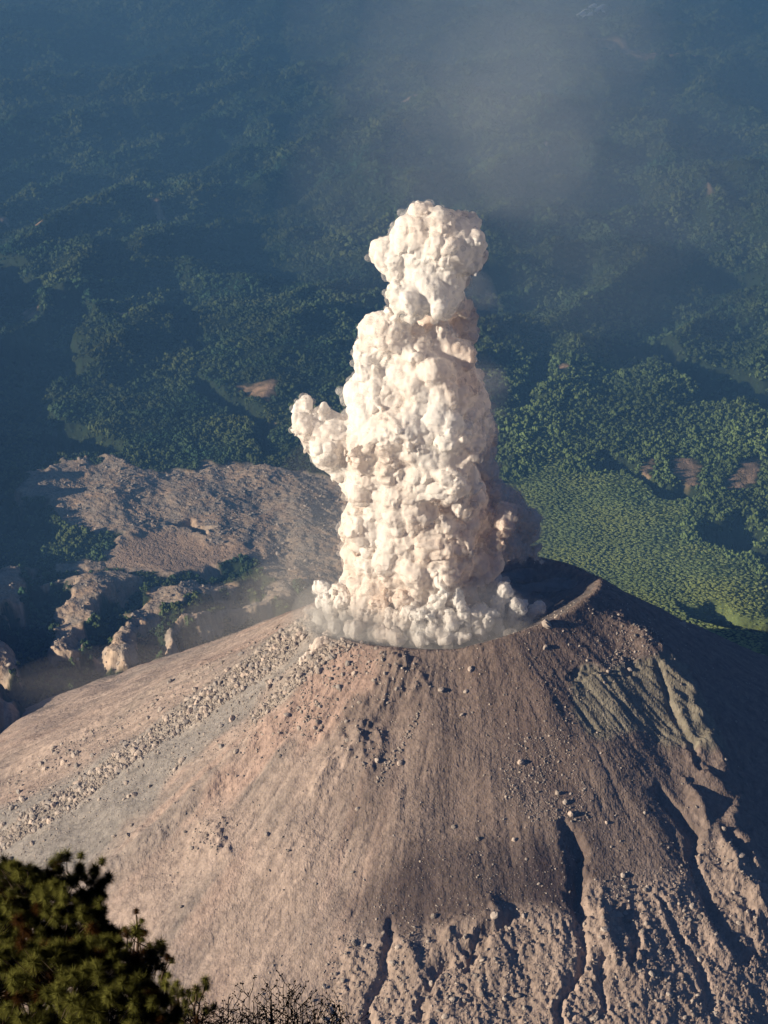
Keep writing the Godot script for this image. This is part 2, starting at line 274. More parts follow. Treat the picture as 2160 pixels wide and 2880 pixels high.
func set_view() -> void:
	var cam := Camera3D.new()
	cam.name = "camera"
	add_child(cam)
	cam.position = Vector3(0, 1270, 2600)
	cam.rotation_degrees = Vector3(-24, 0, 0)
	cam.fov = 20.83
	cam.near = 0.5
	cam.far = 60000
	cam.current = true
	var env := Environment.new()
	var sky := Sky.new()
	var sm := ProceduralSkyMaterial.new()
	sm.sky_top_color = Color(0.26, 0.39, 0.60)
	sm.sky_horizon_color = Color(0.62, 0.68, 0.75)
	sm.ground_horizon_color = Color(0.45, 0.52, 0.60)
	sm.ground_bottom_color = Color(0.10, 0.13, 0.14)
	sm.sky_energy_multiplier = 0.5
	sm.sun_angle_max = 8.0
	sky.sky_material = sm
	env.background_mode = Environment.BG_SKY
	env.sky = sky
	env.tonemap_mode = Environment.TONE_MAPPER_LINEAR
	env.tonemap_exposure = 2.05
	env.fog_enabled = true
	env.fog_density = 0.00002
	env.fog_light_color = Color(0.38, 0.60, 0.95)
	env.volumetric_fog_enabled = true
	env.volumetric_fog_density = 0.0
	env.sdfgi_enabled = true
	env.ssao_enabled = true
	env.ssil_enabled = true
	var we := WorldEnvironment.new()
	we.name = "world_environment"
	we.environment = env
	add_child(we)
	var sun := DirectionalLight3D.new()
	sun.name = "sun"
	sun.light_energy = 1.6
	sun.light_color = Color(1.0, 0.93, 0.83)
	sun.light_angular_distance = 0.5
	sun.shadow_enabled = true
	add_child(sun)
	var e := deg_to_rad(SUN_HEIGHT)
	var a := deg_to_rad(SUN_AROUND)
	var to_sun := Vector3(-cos(e) * cos(a), sin(e), cos(e) * sin(a))
	sun.look_at_from_position(Vector3.ZERO, -to_sun, Vector3.UP)

# ---------------------------------------------------------------- heights

func ground_h(x: float, z: float) -> float:
	var far := maxf(0.0, -z - 1150.0)
	var h := -300.0 - 0.072 * far
	if z < -6500.0 or z > 0.0:
		return h + 30.0 * n2(x * 0.8, z * 0.8)
	var wild := smoothstep(1000.0, 2200.0, -z)
	h += wild * (n2(x * 1.1 + 300.0, z * 0.9) * 45.0 - absf(n2(x * 2.6 + z * 0.9 + 900.0, z * 1.3 - x * 0.5)) * 55.0 - absf(n2(x * 6.0 + 100.0, z * 4.0 + x * 1.5)) * 22.0 + 22.0) + n2(x * 9.0, z * 7.0) * (3.0 + 6.0 * wild)
	var wx := x + 14.0 * n2(x * 12.0, z * 12.0 + 70.0) + 6.0 * n2(x * 45.0, z * 45.0)
	var wz := z + 20.0 * n2(x * 12.0 + 400.0, z * 12.0) + 8.0 * n2(x * 45.0 + 40.0, z * 45.0)
	var cut := 0.0
	for c in land.at(x, z):
		var d := c.sd(wx, wz)
		if d > 0.0:
			var k := c.a * smoothstep(0.0, c.b, d)
			if c.kind == "BIG":
				for i in islands:
					var up := smoothstep(-16.0, 12.0, i.sd(wx, wz))
					k *= 1.0 - up
					h += i.a * up
			cut = maxf(cut, k)
	if x < -400.0:  # unseen ridge added beyond the left view edge, casting shade over the valley
		var off := x + 0.1379 * 1.12 * (2600.0 - z) + 75.0 + 18.0 * n2(z * 8.0, 5.0)
		h += (52.0 + 10.0 * n2(z * 14.0, 90.0) + 6.0 * n2(z * 50.0, 30.0)) * exp(-off * off / 900.0) * (1.0 - smoothstep(2000.0, 2600.0, -z)) * smoothstep(330.0, 520.0, -z)
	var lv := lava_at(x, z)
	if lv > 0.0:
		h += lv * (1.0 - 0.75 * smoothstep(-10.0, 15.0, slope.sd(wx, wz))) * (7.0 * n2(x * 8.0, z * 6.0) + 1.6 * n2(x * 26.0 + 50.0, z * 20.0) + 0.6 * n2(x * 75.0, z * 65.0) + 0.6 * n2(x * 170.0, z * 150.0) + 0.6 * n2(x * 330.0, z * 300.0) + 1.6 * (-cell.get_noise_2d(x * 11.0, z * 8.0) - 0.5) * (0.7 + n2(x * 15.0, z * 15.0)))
	return h - cut

func lava_at(x: float, z: float) -> float:
	var wx := x + 10.0 * n2(x * 30.0, z * 30.0)
	var wz := z + 12.0 * n2(x * 30.0 + 90.0, z * 30.0)
	var d := lava.sd(wx, wz)
	if d < -3.0:
		return 0.0
	var bare := smoothstep(-3.0, 8.0, d)
	var deep := smoothstep(3.0, 12.0, valley.sd(wx, wz))  # valley floor and walls take dark forest ground, standing in for their shade
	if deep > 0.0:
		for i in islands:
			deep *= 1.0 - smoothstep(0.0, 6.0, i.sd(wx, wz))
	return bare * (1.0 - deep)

func rim_at(deg: float) -> float:
	const R := [-180.0, 5.0, -135.0, -4.0, -90.0, -16.0, -60.0, 0.0, -38.0, 7.0, 0.0, 11.0, 11.0, 16.0, 30.0, 24.0, 57.0, 34.0, 69.0, 40.0, 90.0, 38.0, 104.0, 27.0, 125.0, 24.0, 145.0, 20.0, 180.0, 5.0]
	for i in range(0, R.size() - 2, 2):
		if deg <= R[i + 2]:
			var t: float = (deg - R[i]) / (R[i + 2] - R[i])
			return lerpf(R[i + 1], R[i + 3], t)
	return 5.0

# x: height, y: metres down the slope from the rim, z: bearing
func dome_plain(x: float, z: float) -> Vector3:
	var dx := x - PEAK_X
	var r := sqrt(dx * dx + z * z)
	var turn := atan2(dx, z)
	var s := sin(turn) / 150.0
	var c := cos(turn) / 108.0
	var edge := 1.0 / sqrt(s * s + c * c)
	var t := r - edge
	var rim := rim_at(rad_to_deg(turn))
	var steep := 0.73 - 0.03 * smoothstep(30.0, 90.0, rad_to_deg(turn)) - 0.045 * smoothstep(30.0, 100.0, -rad_to_deg(turn))
	var out := rim - steep * t + 0.00012 * t * t
	var bowl := maxf(rim + 0.62 * t, -22.0)
	var k := 5.0
	var m := clampf(0.5 + 0.5 * (bowl - out) / k, 0.0, 1.0)
	return Vector3(lerpf(bowl, out, m) - k * m * (1.0 - m), t, turn)

func dome_h(x: float, z: float) -> float:
	var plain := dome_plain(x, z)
	var h := plain.x
	var t := plain.y
	var turn := plain.z
	var out := smoothstep(-8.0, 20.0, t)
	# rills that run straight down the slope
	var q := turn * 260.0
	var calm := 0.6 + 0.5 * n2(x * 8.0, z * 8.0)
	var warp := 6.0 * n2(x * 14.0 + 33.0, z * 14.0)
	h += out * calm * (1.8 * n2(q * 9.0 + warp * 6.0, t * 1.4) + 1.4 * n2(q * 24.0 + warp * 5.0, t * 2.5 + 500.0) + 0.8 * n2(q * 60.0 + warp * 5.0, t * 5.0) + (0.35 + 0.6 * n2(x * 17.0 + 5.0, z * 17.0)) * (0.8 * n2(q * 120.0 + warp * 14.0, t * 12.0) + 0.6 * n2(q * 270.0 + warp * 14.0, t * 24.0)))
	h += out * (4.0 * n2(x * 11.0 + 200.0, z * 11.0) + 0.7 * n2(x * 36.0, z * 36.0))
	h += (0.5 + calm * 0.4) * (0.45 * n2(x * 150.0, z * 150.0) + 0.5 * n2(x * 330.0, z * 330.0))
	var wx := x + 5.0 * n2(x * 30.0, z * 30.0 + 11.0) + 2.2 * n2(x * 130.0, z * 130.0 + 11.0)
	var wz := z + 5.0 * n2(x * 30.0 + 77.0, z * 30.0) + 2.2 * n2(x * 130.0 + 5.0, z * 130.0)
	var rills := smoothstep(-0.25, 0.4, n2(x * 10.0 + 400.0, z * 10.0))
	h -= out * rills * (1.3 * pow(1.0 - absf(n2(q * 30.0 + warp * 12.0 + 20.0, t * 3.0)), 7.0) + 0.6 * pow(1.0 - absf(n2(q * 85.0 + warp * 20.0, t * 9.0 + 60.0)), 6.0))
	for m in relief.at(x, z):
		var d := m.away(wx, wz)
		if m.kind == "mound":
			if d < m.a * 1.5:
				h += m.b * exp(-d * d / (m.a * m.a * 0.5)) * (0.85 + 0.3 * n2(x * 40.0, z * 40.0))
		elif d < m.a:
			h -= m.b * (1.0 - smoothstep(m.a * 0.15, m.a, d))
	for m in patches.at(x, z):
		match m.kind:
			"HUM":
				var hum := smoothstep(-6.0, 26.0, m.sd(wx, wz))
				if hum > 0.0:
					h += hum * (2.6 * n2(x * 20.0 + 20.0, z * 13.0) + 1.2 * n2(x * 58.0, z * 36.0 + 90.0) + 0.8 * n2(x * 260.0, z * 200.0) + 4.6 * (-cell.get_noise_2d(wx * 11.0, wz * 8.0) - 0.45) * (0.45 + n2(x * 14.0, z * 14.0)) + 3.2 * (-cell.get_noise_2d(wx * 26.0, wz * 19.0) - 0.45) * (0.7 + n2(x * 25.0 + 9.0, z * 25.0)) + 2.0 * (-cell.get_noise_2d(wx * 56.0, wz * 44.0) - 0.45))
			"FAN":
				var fan := smoothstep(-4.0, 10.0, m.sd(wx, wz))
				if fan > 0.0:
					var rill := 1.0 - absf(n2(q * 42.0 + warp * 9.0 + 77.0, t * 4.0))
					var small := 1.0 - absf(n2(q * 110.0 + warp * 9.0, t * 9.0 + 30.0))
					h -= fan * (2.0 * pow(rill, 6.0) + 1.1 * pow(small, 5.0) - 0.5)
			"CRAG1", "CRAG2", "CRAG3", "CRAG4":
				var g := smoothstep(-8.0, 6.0, m.sd(wx, wz))
				if g > 0.0:
					h += g * (4.5 * (0.55 - cell.get_noise_2d(x * 9.0, z * 9.0) - 1.0) + 3.0 * (-cell.get_noise_2d(x * 20.0, z * 20.0) - 0.6) + 2.0)
			"RUBBLE", "RUBBLE2":
				var rb := smoothstep(-10.0, 10.0, m.sd(wx, wz))
				if rb > 0.0:
					h += rb * (2.8 * (-cell.get_noise_2d(x * 22.0, z * 22.0) - 0.4) + 1.8 * (-cell.get_noise_2d(x * 52.0, z * 52.0) - 0.4))
	return h

func col(a: Array, b: Array, t: float) -> Array:
	return [lerpf(a[0], b[0], t), lerpf(a[1], b[1], t), lerpf(a[2], b[2], t)]

func dome_color(x: float, z: float) -> Color:
	var plain := dome_plain(x, z)
	var t := plain.y
	var q := plain.z * 260.0
	var big := n2(x * 9.0 + 60.0, z * 9.0)
	var streak := n2(q * 14.0, t * 1.6 + 80.0)
	var fine := n2(x * 90.0, z * 90.0 + 30.0)
	var wx := x + 9.0 * n2(x * 22.0, z * 22.0 + 11.0) + 4.0 * streak
	var wz := z + 9.0 * n2(x * 22.0 + 77.0, z * 22.0) + 6.0 * n2(q * 30.0, t * 3.0)
	var c := Vector3(0.355, 0.283, 0.240)
	var band := n2(q * 36.0 + 60.0 * big, t * 3.0 + 300.0)
	c = c.lerp(Vector3(0.255, 0.215, 0.188), clampf(0.30 + 0.8 * big + 0.9 * streak + 0.5 * band, 0.0, 1.0))
	c = c.lerp(Vector3(0.390, 0.290, 0.240), clampf(1.2 * band - 0.25, 0.0, 0.7))
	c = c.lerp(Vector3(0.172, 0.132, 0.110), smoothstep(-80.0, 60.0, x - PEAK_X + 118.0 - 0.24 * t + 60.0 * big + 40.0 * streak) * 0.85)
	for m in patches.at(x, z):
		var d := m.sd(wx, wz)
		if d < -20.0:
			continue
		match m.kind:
			"PINK": c = c.lerp(Vector3(0.385, 0.275, 0.225), 0.75 * smoothstep(-8.0, 14.0, d))
			"LANE": c = c.lerp(Vector3(0.245, 0.225, 0.205), smoothstep(-12.0, 14.0, d))
			"RUBBLE", "RUBBLE2": c = c.lerp(Vector3(0.33, 0.29, 0.25), 0.8 * smoothstep(-8.0, 10.0, d))
			"BROWN": c = c.lerp(Vector3(0.140, 0.105, 0.088), (0.75 + 0.3 * streak) * smoothstep(-16.0, 26.0, d))  # brown ash, its tone also darkened for the shade below the right crest
			"FAN": c = c.lerp(Vector3(0.225, 0.205, 0.155), 0.9 * smoothstep(-3.0, 6.0, d))
			"ASH": c = c.lerp(Vector3(0.090, 0.069, 0.060), (0.85 + 0.35 * streak + 0.25 * big) * smoothstep(-20.0, 22.0, d))
			"HUM": c = c.lerp(Vector3(0.345, 0.272, 0.225), 0.8 * smoothstep(-6.0, 20.0, d))
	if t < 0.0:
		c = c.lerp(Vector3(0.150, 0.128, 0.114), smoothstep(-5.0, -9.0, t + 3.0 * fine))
	c *= 1.0 + 0.16 * fine + 0.10 * streak + 0.14 * n2(q * 95.0, t * 8.0) + 0.14 * n2(x * 260.0, z * 260.0)
	return Color(c.x, c.y, c.z)

# ---------------------------------------------------------------- meshes

func sheet(xs: PackedFloat32Array, zs: PackedFloat32Array, hs: PackedFloat32Array, cs: PackedColorArray, scale_x := PackedFloat32Array()) -> ArrayMesh:
	var nx := xs.size()
	var nr := zs.size()
	var v := PackedVector3Array()
	v.resize(nx * nr)
	for j in nr:
		var s := scale_x[j] if scale_x.size() else 1.0
		for i in nx:
			v[j * nx + i] = Vector3(xs[i] * s, hs[j * nx + i], zs[j])
	var nm := PackedVector3Array()
	nm.resize(nx * nr)
	for j in nr:
		var ja := maxi(j - 1, 0) * nx
		var jb := mini(j + 1, nr - 1) * nx
		for i in nx:
			var dx := v[j * nx + mini(i + 1, nx - 1)] - v[j * nx + maxi(i - 1, 0)]
			var dz := v[jb + i] - v[ja + i]
			var n := dz.cross(dx).normalized()
			nm[j * nx + i] = n if n.y > 0.0 else -n
	var idx := PackedInt32Array()
	idx.resize((nx - 1) * (nr - 1) * 6)
	var k := 0
	var down := zs[1] > zs[0]
	for j in nr - 1:
		for i in nx - 1:
			var a := j * nx + i
			if down:
				idx[k] = a; idx[k + 1] = a + 1; idx[k + 2] = a + nx
				idx[k + 3] = a + 1; idx[k + 4] = a + nx + 1; idx[k + 5] = a + nx
			else:
				idx[k] = a; idx[k + 1] = a + nx; idx[k + 2] = a + 1
				idx[k + 3] = a + 1; idx[k + 4] = a + nx; idx[k + 5] = a + nx + 1
			k += 6
	return packed(v, nm, cs, idx)

func packed(v: PackedVector3Array, nm: PackedVector3Array, cs: PackedColorArray, idx: PackedInt32Array) -> ArrayMesh:
	var arr := []
	arr.resize(Mesh.ARRAY_MAX)
	arr[Mesh.ARRAY_VERTEX] = v
	if nm.size():
		arr[Mesh.ARRAY_NORMAL] = nm
	if cs.size():
		arr[Mesh.ARRAY_COLOR] = cs
	if idx.size():
		arr[Mesh.ARRAY_INDEX] = idx
	var m := ArrayMesh.new()
	m.add_surface_from_arrays(Mesh.PRIMITIVE_TRIANGLES, arr)
	return m

# heights and colours of a sheet, one row to a task
func rows(xs: PackedFloat32Array, zs: PackedFloat32Array, sc: PackedFloat32Array, low: bool, hs: PackedFloat32Array, cs: PackedColorArray) -> void:
	var got := []
	got.resize(zs.size())
	var task := WorkerThreadPool.add_group_task(func(j: int) -> void:
		var h := PackedFloat32Array()
		var c := PackedColorArray()
		var z := zs[j]
		var s := sc[j] if low else 1.0
		for v in xs:
			var x := v * s
			var y := ground_h(x, z) if low else dome_h(x, z)
			h.append(y)
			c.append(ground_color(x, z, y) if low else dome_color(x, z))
		got[j] = [h, c], zs.size(), -1, true)
	WorkerThreadPool.wait_for_group_task_completion(task)
	for g in got:
		hs.append_array(g[0])
		cs.append_array(g[1])

func build_dome() -> void:
	const STEP := 1.6
	var xs := PackedFloat32Array()
	var zs := PackedFloat32Array()
	var x := -640.0
	while x < 640.0:
		xs.append(x)
		x += STEP
	var z := -470.0
	while z < 530.0:
		zs.append(z)
		z += STEP
	var hs := PackedFloat32Array()
	var cs := PackedColorArray()
	rows(xs, zs, PackedFloat32Array(), false, hs, cs)
	var m := stony(190.0, 74.0)
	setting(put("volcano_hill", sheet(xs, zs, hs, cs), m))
	say("dome %d" % hs.size())

func build_ground() -> void:
	var xs := PackedFloat32Array()
	for v in [-12000.0, -7000.0, -4000.0, -2400.0, -1500.0, -1100.0, -900.0, -800.0, -740.0, -700.0]:
		xs.append(v)
	var x := -670.0
	while x <= 671.0:
		xs.append(x)
		x += 3.3
	for v in [700.0, 740.0, 800.0, 900.0, 1100.0, 1500.0, 2400.0, 4000.0, 7000.0, 12000.0]:
		xs.append(v)
	var zs := PackedFloat32Array()
	var z := 2000.0
	while z > -260.0:
		zs.append(z)
		z -= 90.0
	while z > -9000.0:
		zs.append(z)
		z -= 3.2 if z > -1350.0 else (8.0 if z > -2600.0 else (16.0 if z > -5600.0 else 200.0))
	var sc := PackedFloat32Array()
	for v in zs:
		sc.append(clampf((2600.0 - v) / 4000.0, 0.7, 3.0))
	var hs := PackedFloat32Array()
	var cs := PackedColorArray()
	rows(xs, zs, sc, true, hs, cs)
	setting(put("ground", sheet(xs, zs, hs, cs, sc), stony(190.0, 88.0)))
	say("ground %d" % hs.size())

func ground_color(x: float, z: float, h: float) -> Color:
	var c := [0.030, 0.042, 0.020]
	if z < 0.0 and z > -6500.0:
		var g := n2(x * 20.0, z * 20.0)
		c = col(c, [0.125, 0.160, 0.058], smoothstep(-20.0, 20.0, meadow.sd(x, z)) * (0.8 + 0.3 * g))
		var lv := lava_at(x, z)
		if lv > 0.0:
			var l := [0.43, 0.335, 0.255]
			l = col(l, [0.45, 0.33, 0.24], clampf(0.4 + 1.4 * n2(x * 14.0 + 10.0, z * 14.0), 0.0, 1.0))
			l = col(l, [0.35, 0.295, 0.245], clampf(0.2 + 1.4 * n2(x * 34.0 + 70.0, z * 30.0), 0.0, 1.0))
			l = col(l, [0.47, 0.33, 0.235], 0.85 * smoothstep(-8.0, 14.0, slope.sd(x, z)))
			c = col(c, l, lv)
		for s in scars.at(x, z):
			var d := s.sd(x + 5.0 * n2(x * 50.0, z * 50.0), z + 8.0 * n2(x * 50.0 + 9.0, z * 50.0))
			if d > -4.0:
				c = col(c, [0.46, 0.31, 0.20], smoothstep(-3.0, 5.0, d) * (0.75 + 0.5 * n2(x * 40.0, z * 40.0)))
	var f := 1.0 + 0.2 * n2(x * 120.0, z * 120.0) + 0.15 * n2(x * 300.0, z * 300.0)
	return Color(c[0] * f, c[1] * f, c[2] * f)

# a lumpy closed ball, its rings bent by noise
func lump(seed_: int, rings: int, sides: int, rough: float, flat_shaded: bool) -> ArrayMesh:
	var pts := PackedVector3Array()
	for j in rings + 1:
		var th := PI * j / rings
		for i in sides:
			var ph := TAU * (i + 0.5 * (j % 2)) / sides
			var d := Vector3(sin(th) * cos(ph), cos(th), sin(th) * sin(ph))
			var s := 1.0 + rough * nz.get_noise_3d(d.x * 120.0 + seed_ * 37.0, d.y * 120.0, d.z * 120.0) + 0.5 * rough * nz.get_noise_3d(d.x * 300.0, d.y * 300.0 + seed_ * 53.0, d.z * 300.0)
			pts.append(d * s)
	var st := SurfaceTool.new()
	st.begin(Mesh.PRIMITIVE_TRIANGLES)
	st.set_smooth_group(-1 if flat_shaded else 0)
	for j in rings:
		for i in sides:
			var a := pts[j * sides + i]
			var b := pts[j * sides + (i + 1) % sides]
			var c := pts[(j + 1) * sides + i]
			var d := pts[(j + 1) * sides + (i + 1) % sides]
			if j > 0:
				for v in [a, b, c]:
					st.add_vertex(v)
			if j < rings - 1:
				for v in [b, d, c]:
					st.add_vertex(v)
	st.generate_normals()
	return st.commit()

func scatter(called: String, mesh: Mesh, mat: Material, where: Array, colors: PackedColorArray, parent: Node) -> MultiMeshInstance3D:
	var mm := MultiMesh.new()
	mm.transform_format = MultiMesh.TRANSFORM_3D
	mm.use_colors = colors.size() > 0
	mm.mesh = mesh
	mm.instance_count = where.size()
	for i in where.size():
		mm.set_instance_transform(i, where[i])
		if colors.size():
			mm.set_instance_color(i, colors[i])
	var o := MultiMeshInstance3D.new()
	o.name = called
	o.multimesh = mm
	o.material_override = mat
	parent.add_child(o, true)
	return o

# a ragged crown: several lumps of leaves of different size grown together
func crown(seed_: int) -> ArrayMesh:
	var r := RandomNumberGenerator.new()
	r.seed = 300 + seed_
	var st := SurfaceTool.new()
	st.begin(Mesh.PRIMITIVE_TRIANGLES)
	for i in 7:
		var s := r.randf_range(0.35, 0.62)
		var a := TAU * i / 6.0
		var p := Vector3(cos(a) * 0.55, r.randf_range(-0.25, 0.4), sin(a) * 0.55) * r.randf_range(0.7, 1.15) if i < 6 else Vector3(0, 0.35, 0)
		st.append_from(lump(seed_ * 10 + i, 5, 7, 0.9, false), 0, Transform3D(Basis().scaled(Vector3(s, s, s)), p))
	return st.commit()

func build_forest() -> void:
	for k in 4:
		bush_mesh.append(crown(k + 1))
	var spots := [[], [], [], []]
	var tints := [PackedColorArray(), PackedColorArray(), PackedColorArray(), PackedColorArray()]
	var low := []
	var low_tint := PackedColorArray()
	var z := -330.0
	var total := 0
	while z > -5500.0:
		var depth := 2600.0 - z
		var step := clampf(depth / 590.0, 5.0, 11.0) if z < -1250.0 else 3.7
		var half := 0.152 * depth
		var x := -half
		while x < half:
			if z >= -1250.0 and rng.randf() < 0.5 and meadow.sd(x, z) < 0.0:
				x += step
				continue
			var px := x + rng.randf_range(-0.8, 0.8) * step
			var pz := z + rng.randf_range(-0.8, 0.8) * step
			x += step
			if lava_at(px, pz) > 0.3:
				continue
			if pz > -400.0 and px < 100.0:
				continue
			var bare := false
			for s in scars.at(px, pz):
				if s.sd(px, pz) > -3.0:
					bare = true
			if bare:
				continue
			var h := ground_h(px, pz)
			if pz > -700.0 and dome_plain(px, pz).x > h - 2.0:
				continue
			var md := meadow.sd(px + 40.0 * n2(px * 9.0, pz * 9.0), pz + 60.0 * n2(px * 9.0 + 70.0, pz * 9.0)) - 5.0 - rng.randf() * 25.0
			var s := maxf(step, 5.0 + 2.5 * rng.randf()) * (0.28 + 0.60 * pow(rng.randf(), 1.8)) * (0.95 + 0.5 * n2(px * 14.0, pz * 14.0 + 60.0)) if md < 0.0 else step * rng.randf_range(0.45, 1.1)
			var hue := n2(px * 8.0 + 500.0, pz * 8.0) + 0.6 * n2(px * 2.2, pz * 2.2 + 800.0)
			var g := rng.randf_range(0.55, 1.45) * (1.0 + 0.45 * n2(px * 3.2 + 50.0, pz * 2.6))
			var c := Color(0.044 + 0.02 * hue, 0.064 + 0.014 * hue, 0.027) * g
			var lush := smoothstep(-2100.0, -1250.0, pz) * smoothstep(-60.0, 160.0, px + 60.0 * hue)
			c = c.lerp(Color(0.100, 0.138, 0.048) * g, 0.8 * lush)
			var b: Basis
			if md > 0.0:
				s *= 0.85
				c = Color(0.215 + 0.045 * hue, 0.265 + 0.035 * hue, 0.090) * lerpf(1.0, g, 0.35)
				if md < 60.0 and rng.randf() < 0.4:
					c = Color(0.07, 0.10, 0.035) * g
			b = Basis(Vector3.UP, rng.randf() * TAU).scaled(Vector3(s, s * rng.randf_range(0.75, 1.25) * (0.24 if md > 0.0 else 1.0), s))
			var k := rng.randi() % 4
			spots[k].append(Transform3D(b, Vector3(px, h + s * 0.35, pz)))
			tints[k].append(c)
			total += 1
		z -= step
	var wood := base("forest", Vector3.ZERO)
	setting(wood, "stuff")
	tag(wood, "hazy green forest canopy and scrub covering the land behind the dome", "forest")
	var m := matte()
	for k in 4:
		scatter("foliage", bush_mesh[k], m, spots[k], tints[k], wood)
	say("forest %d" % total)

# ---------------------------------------------------------------- smoke

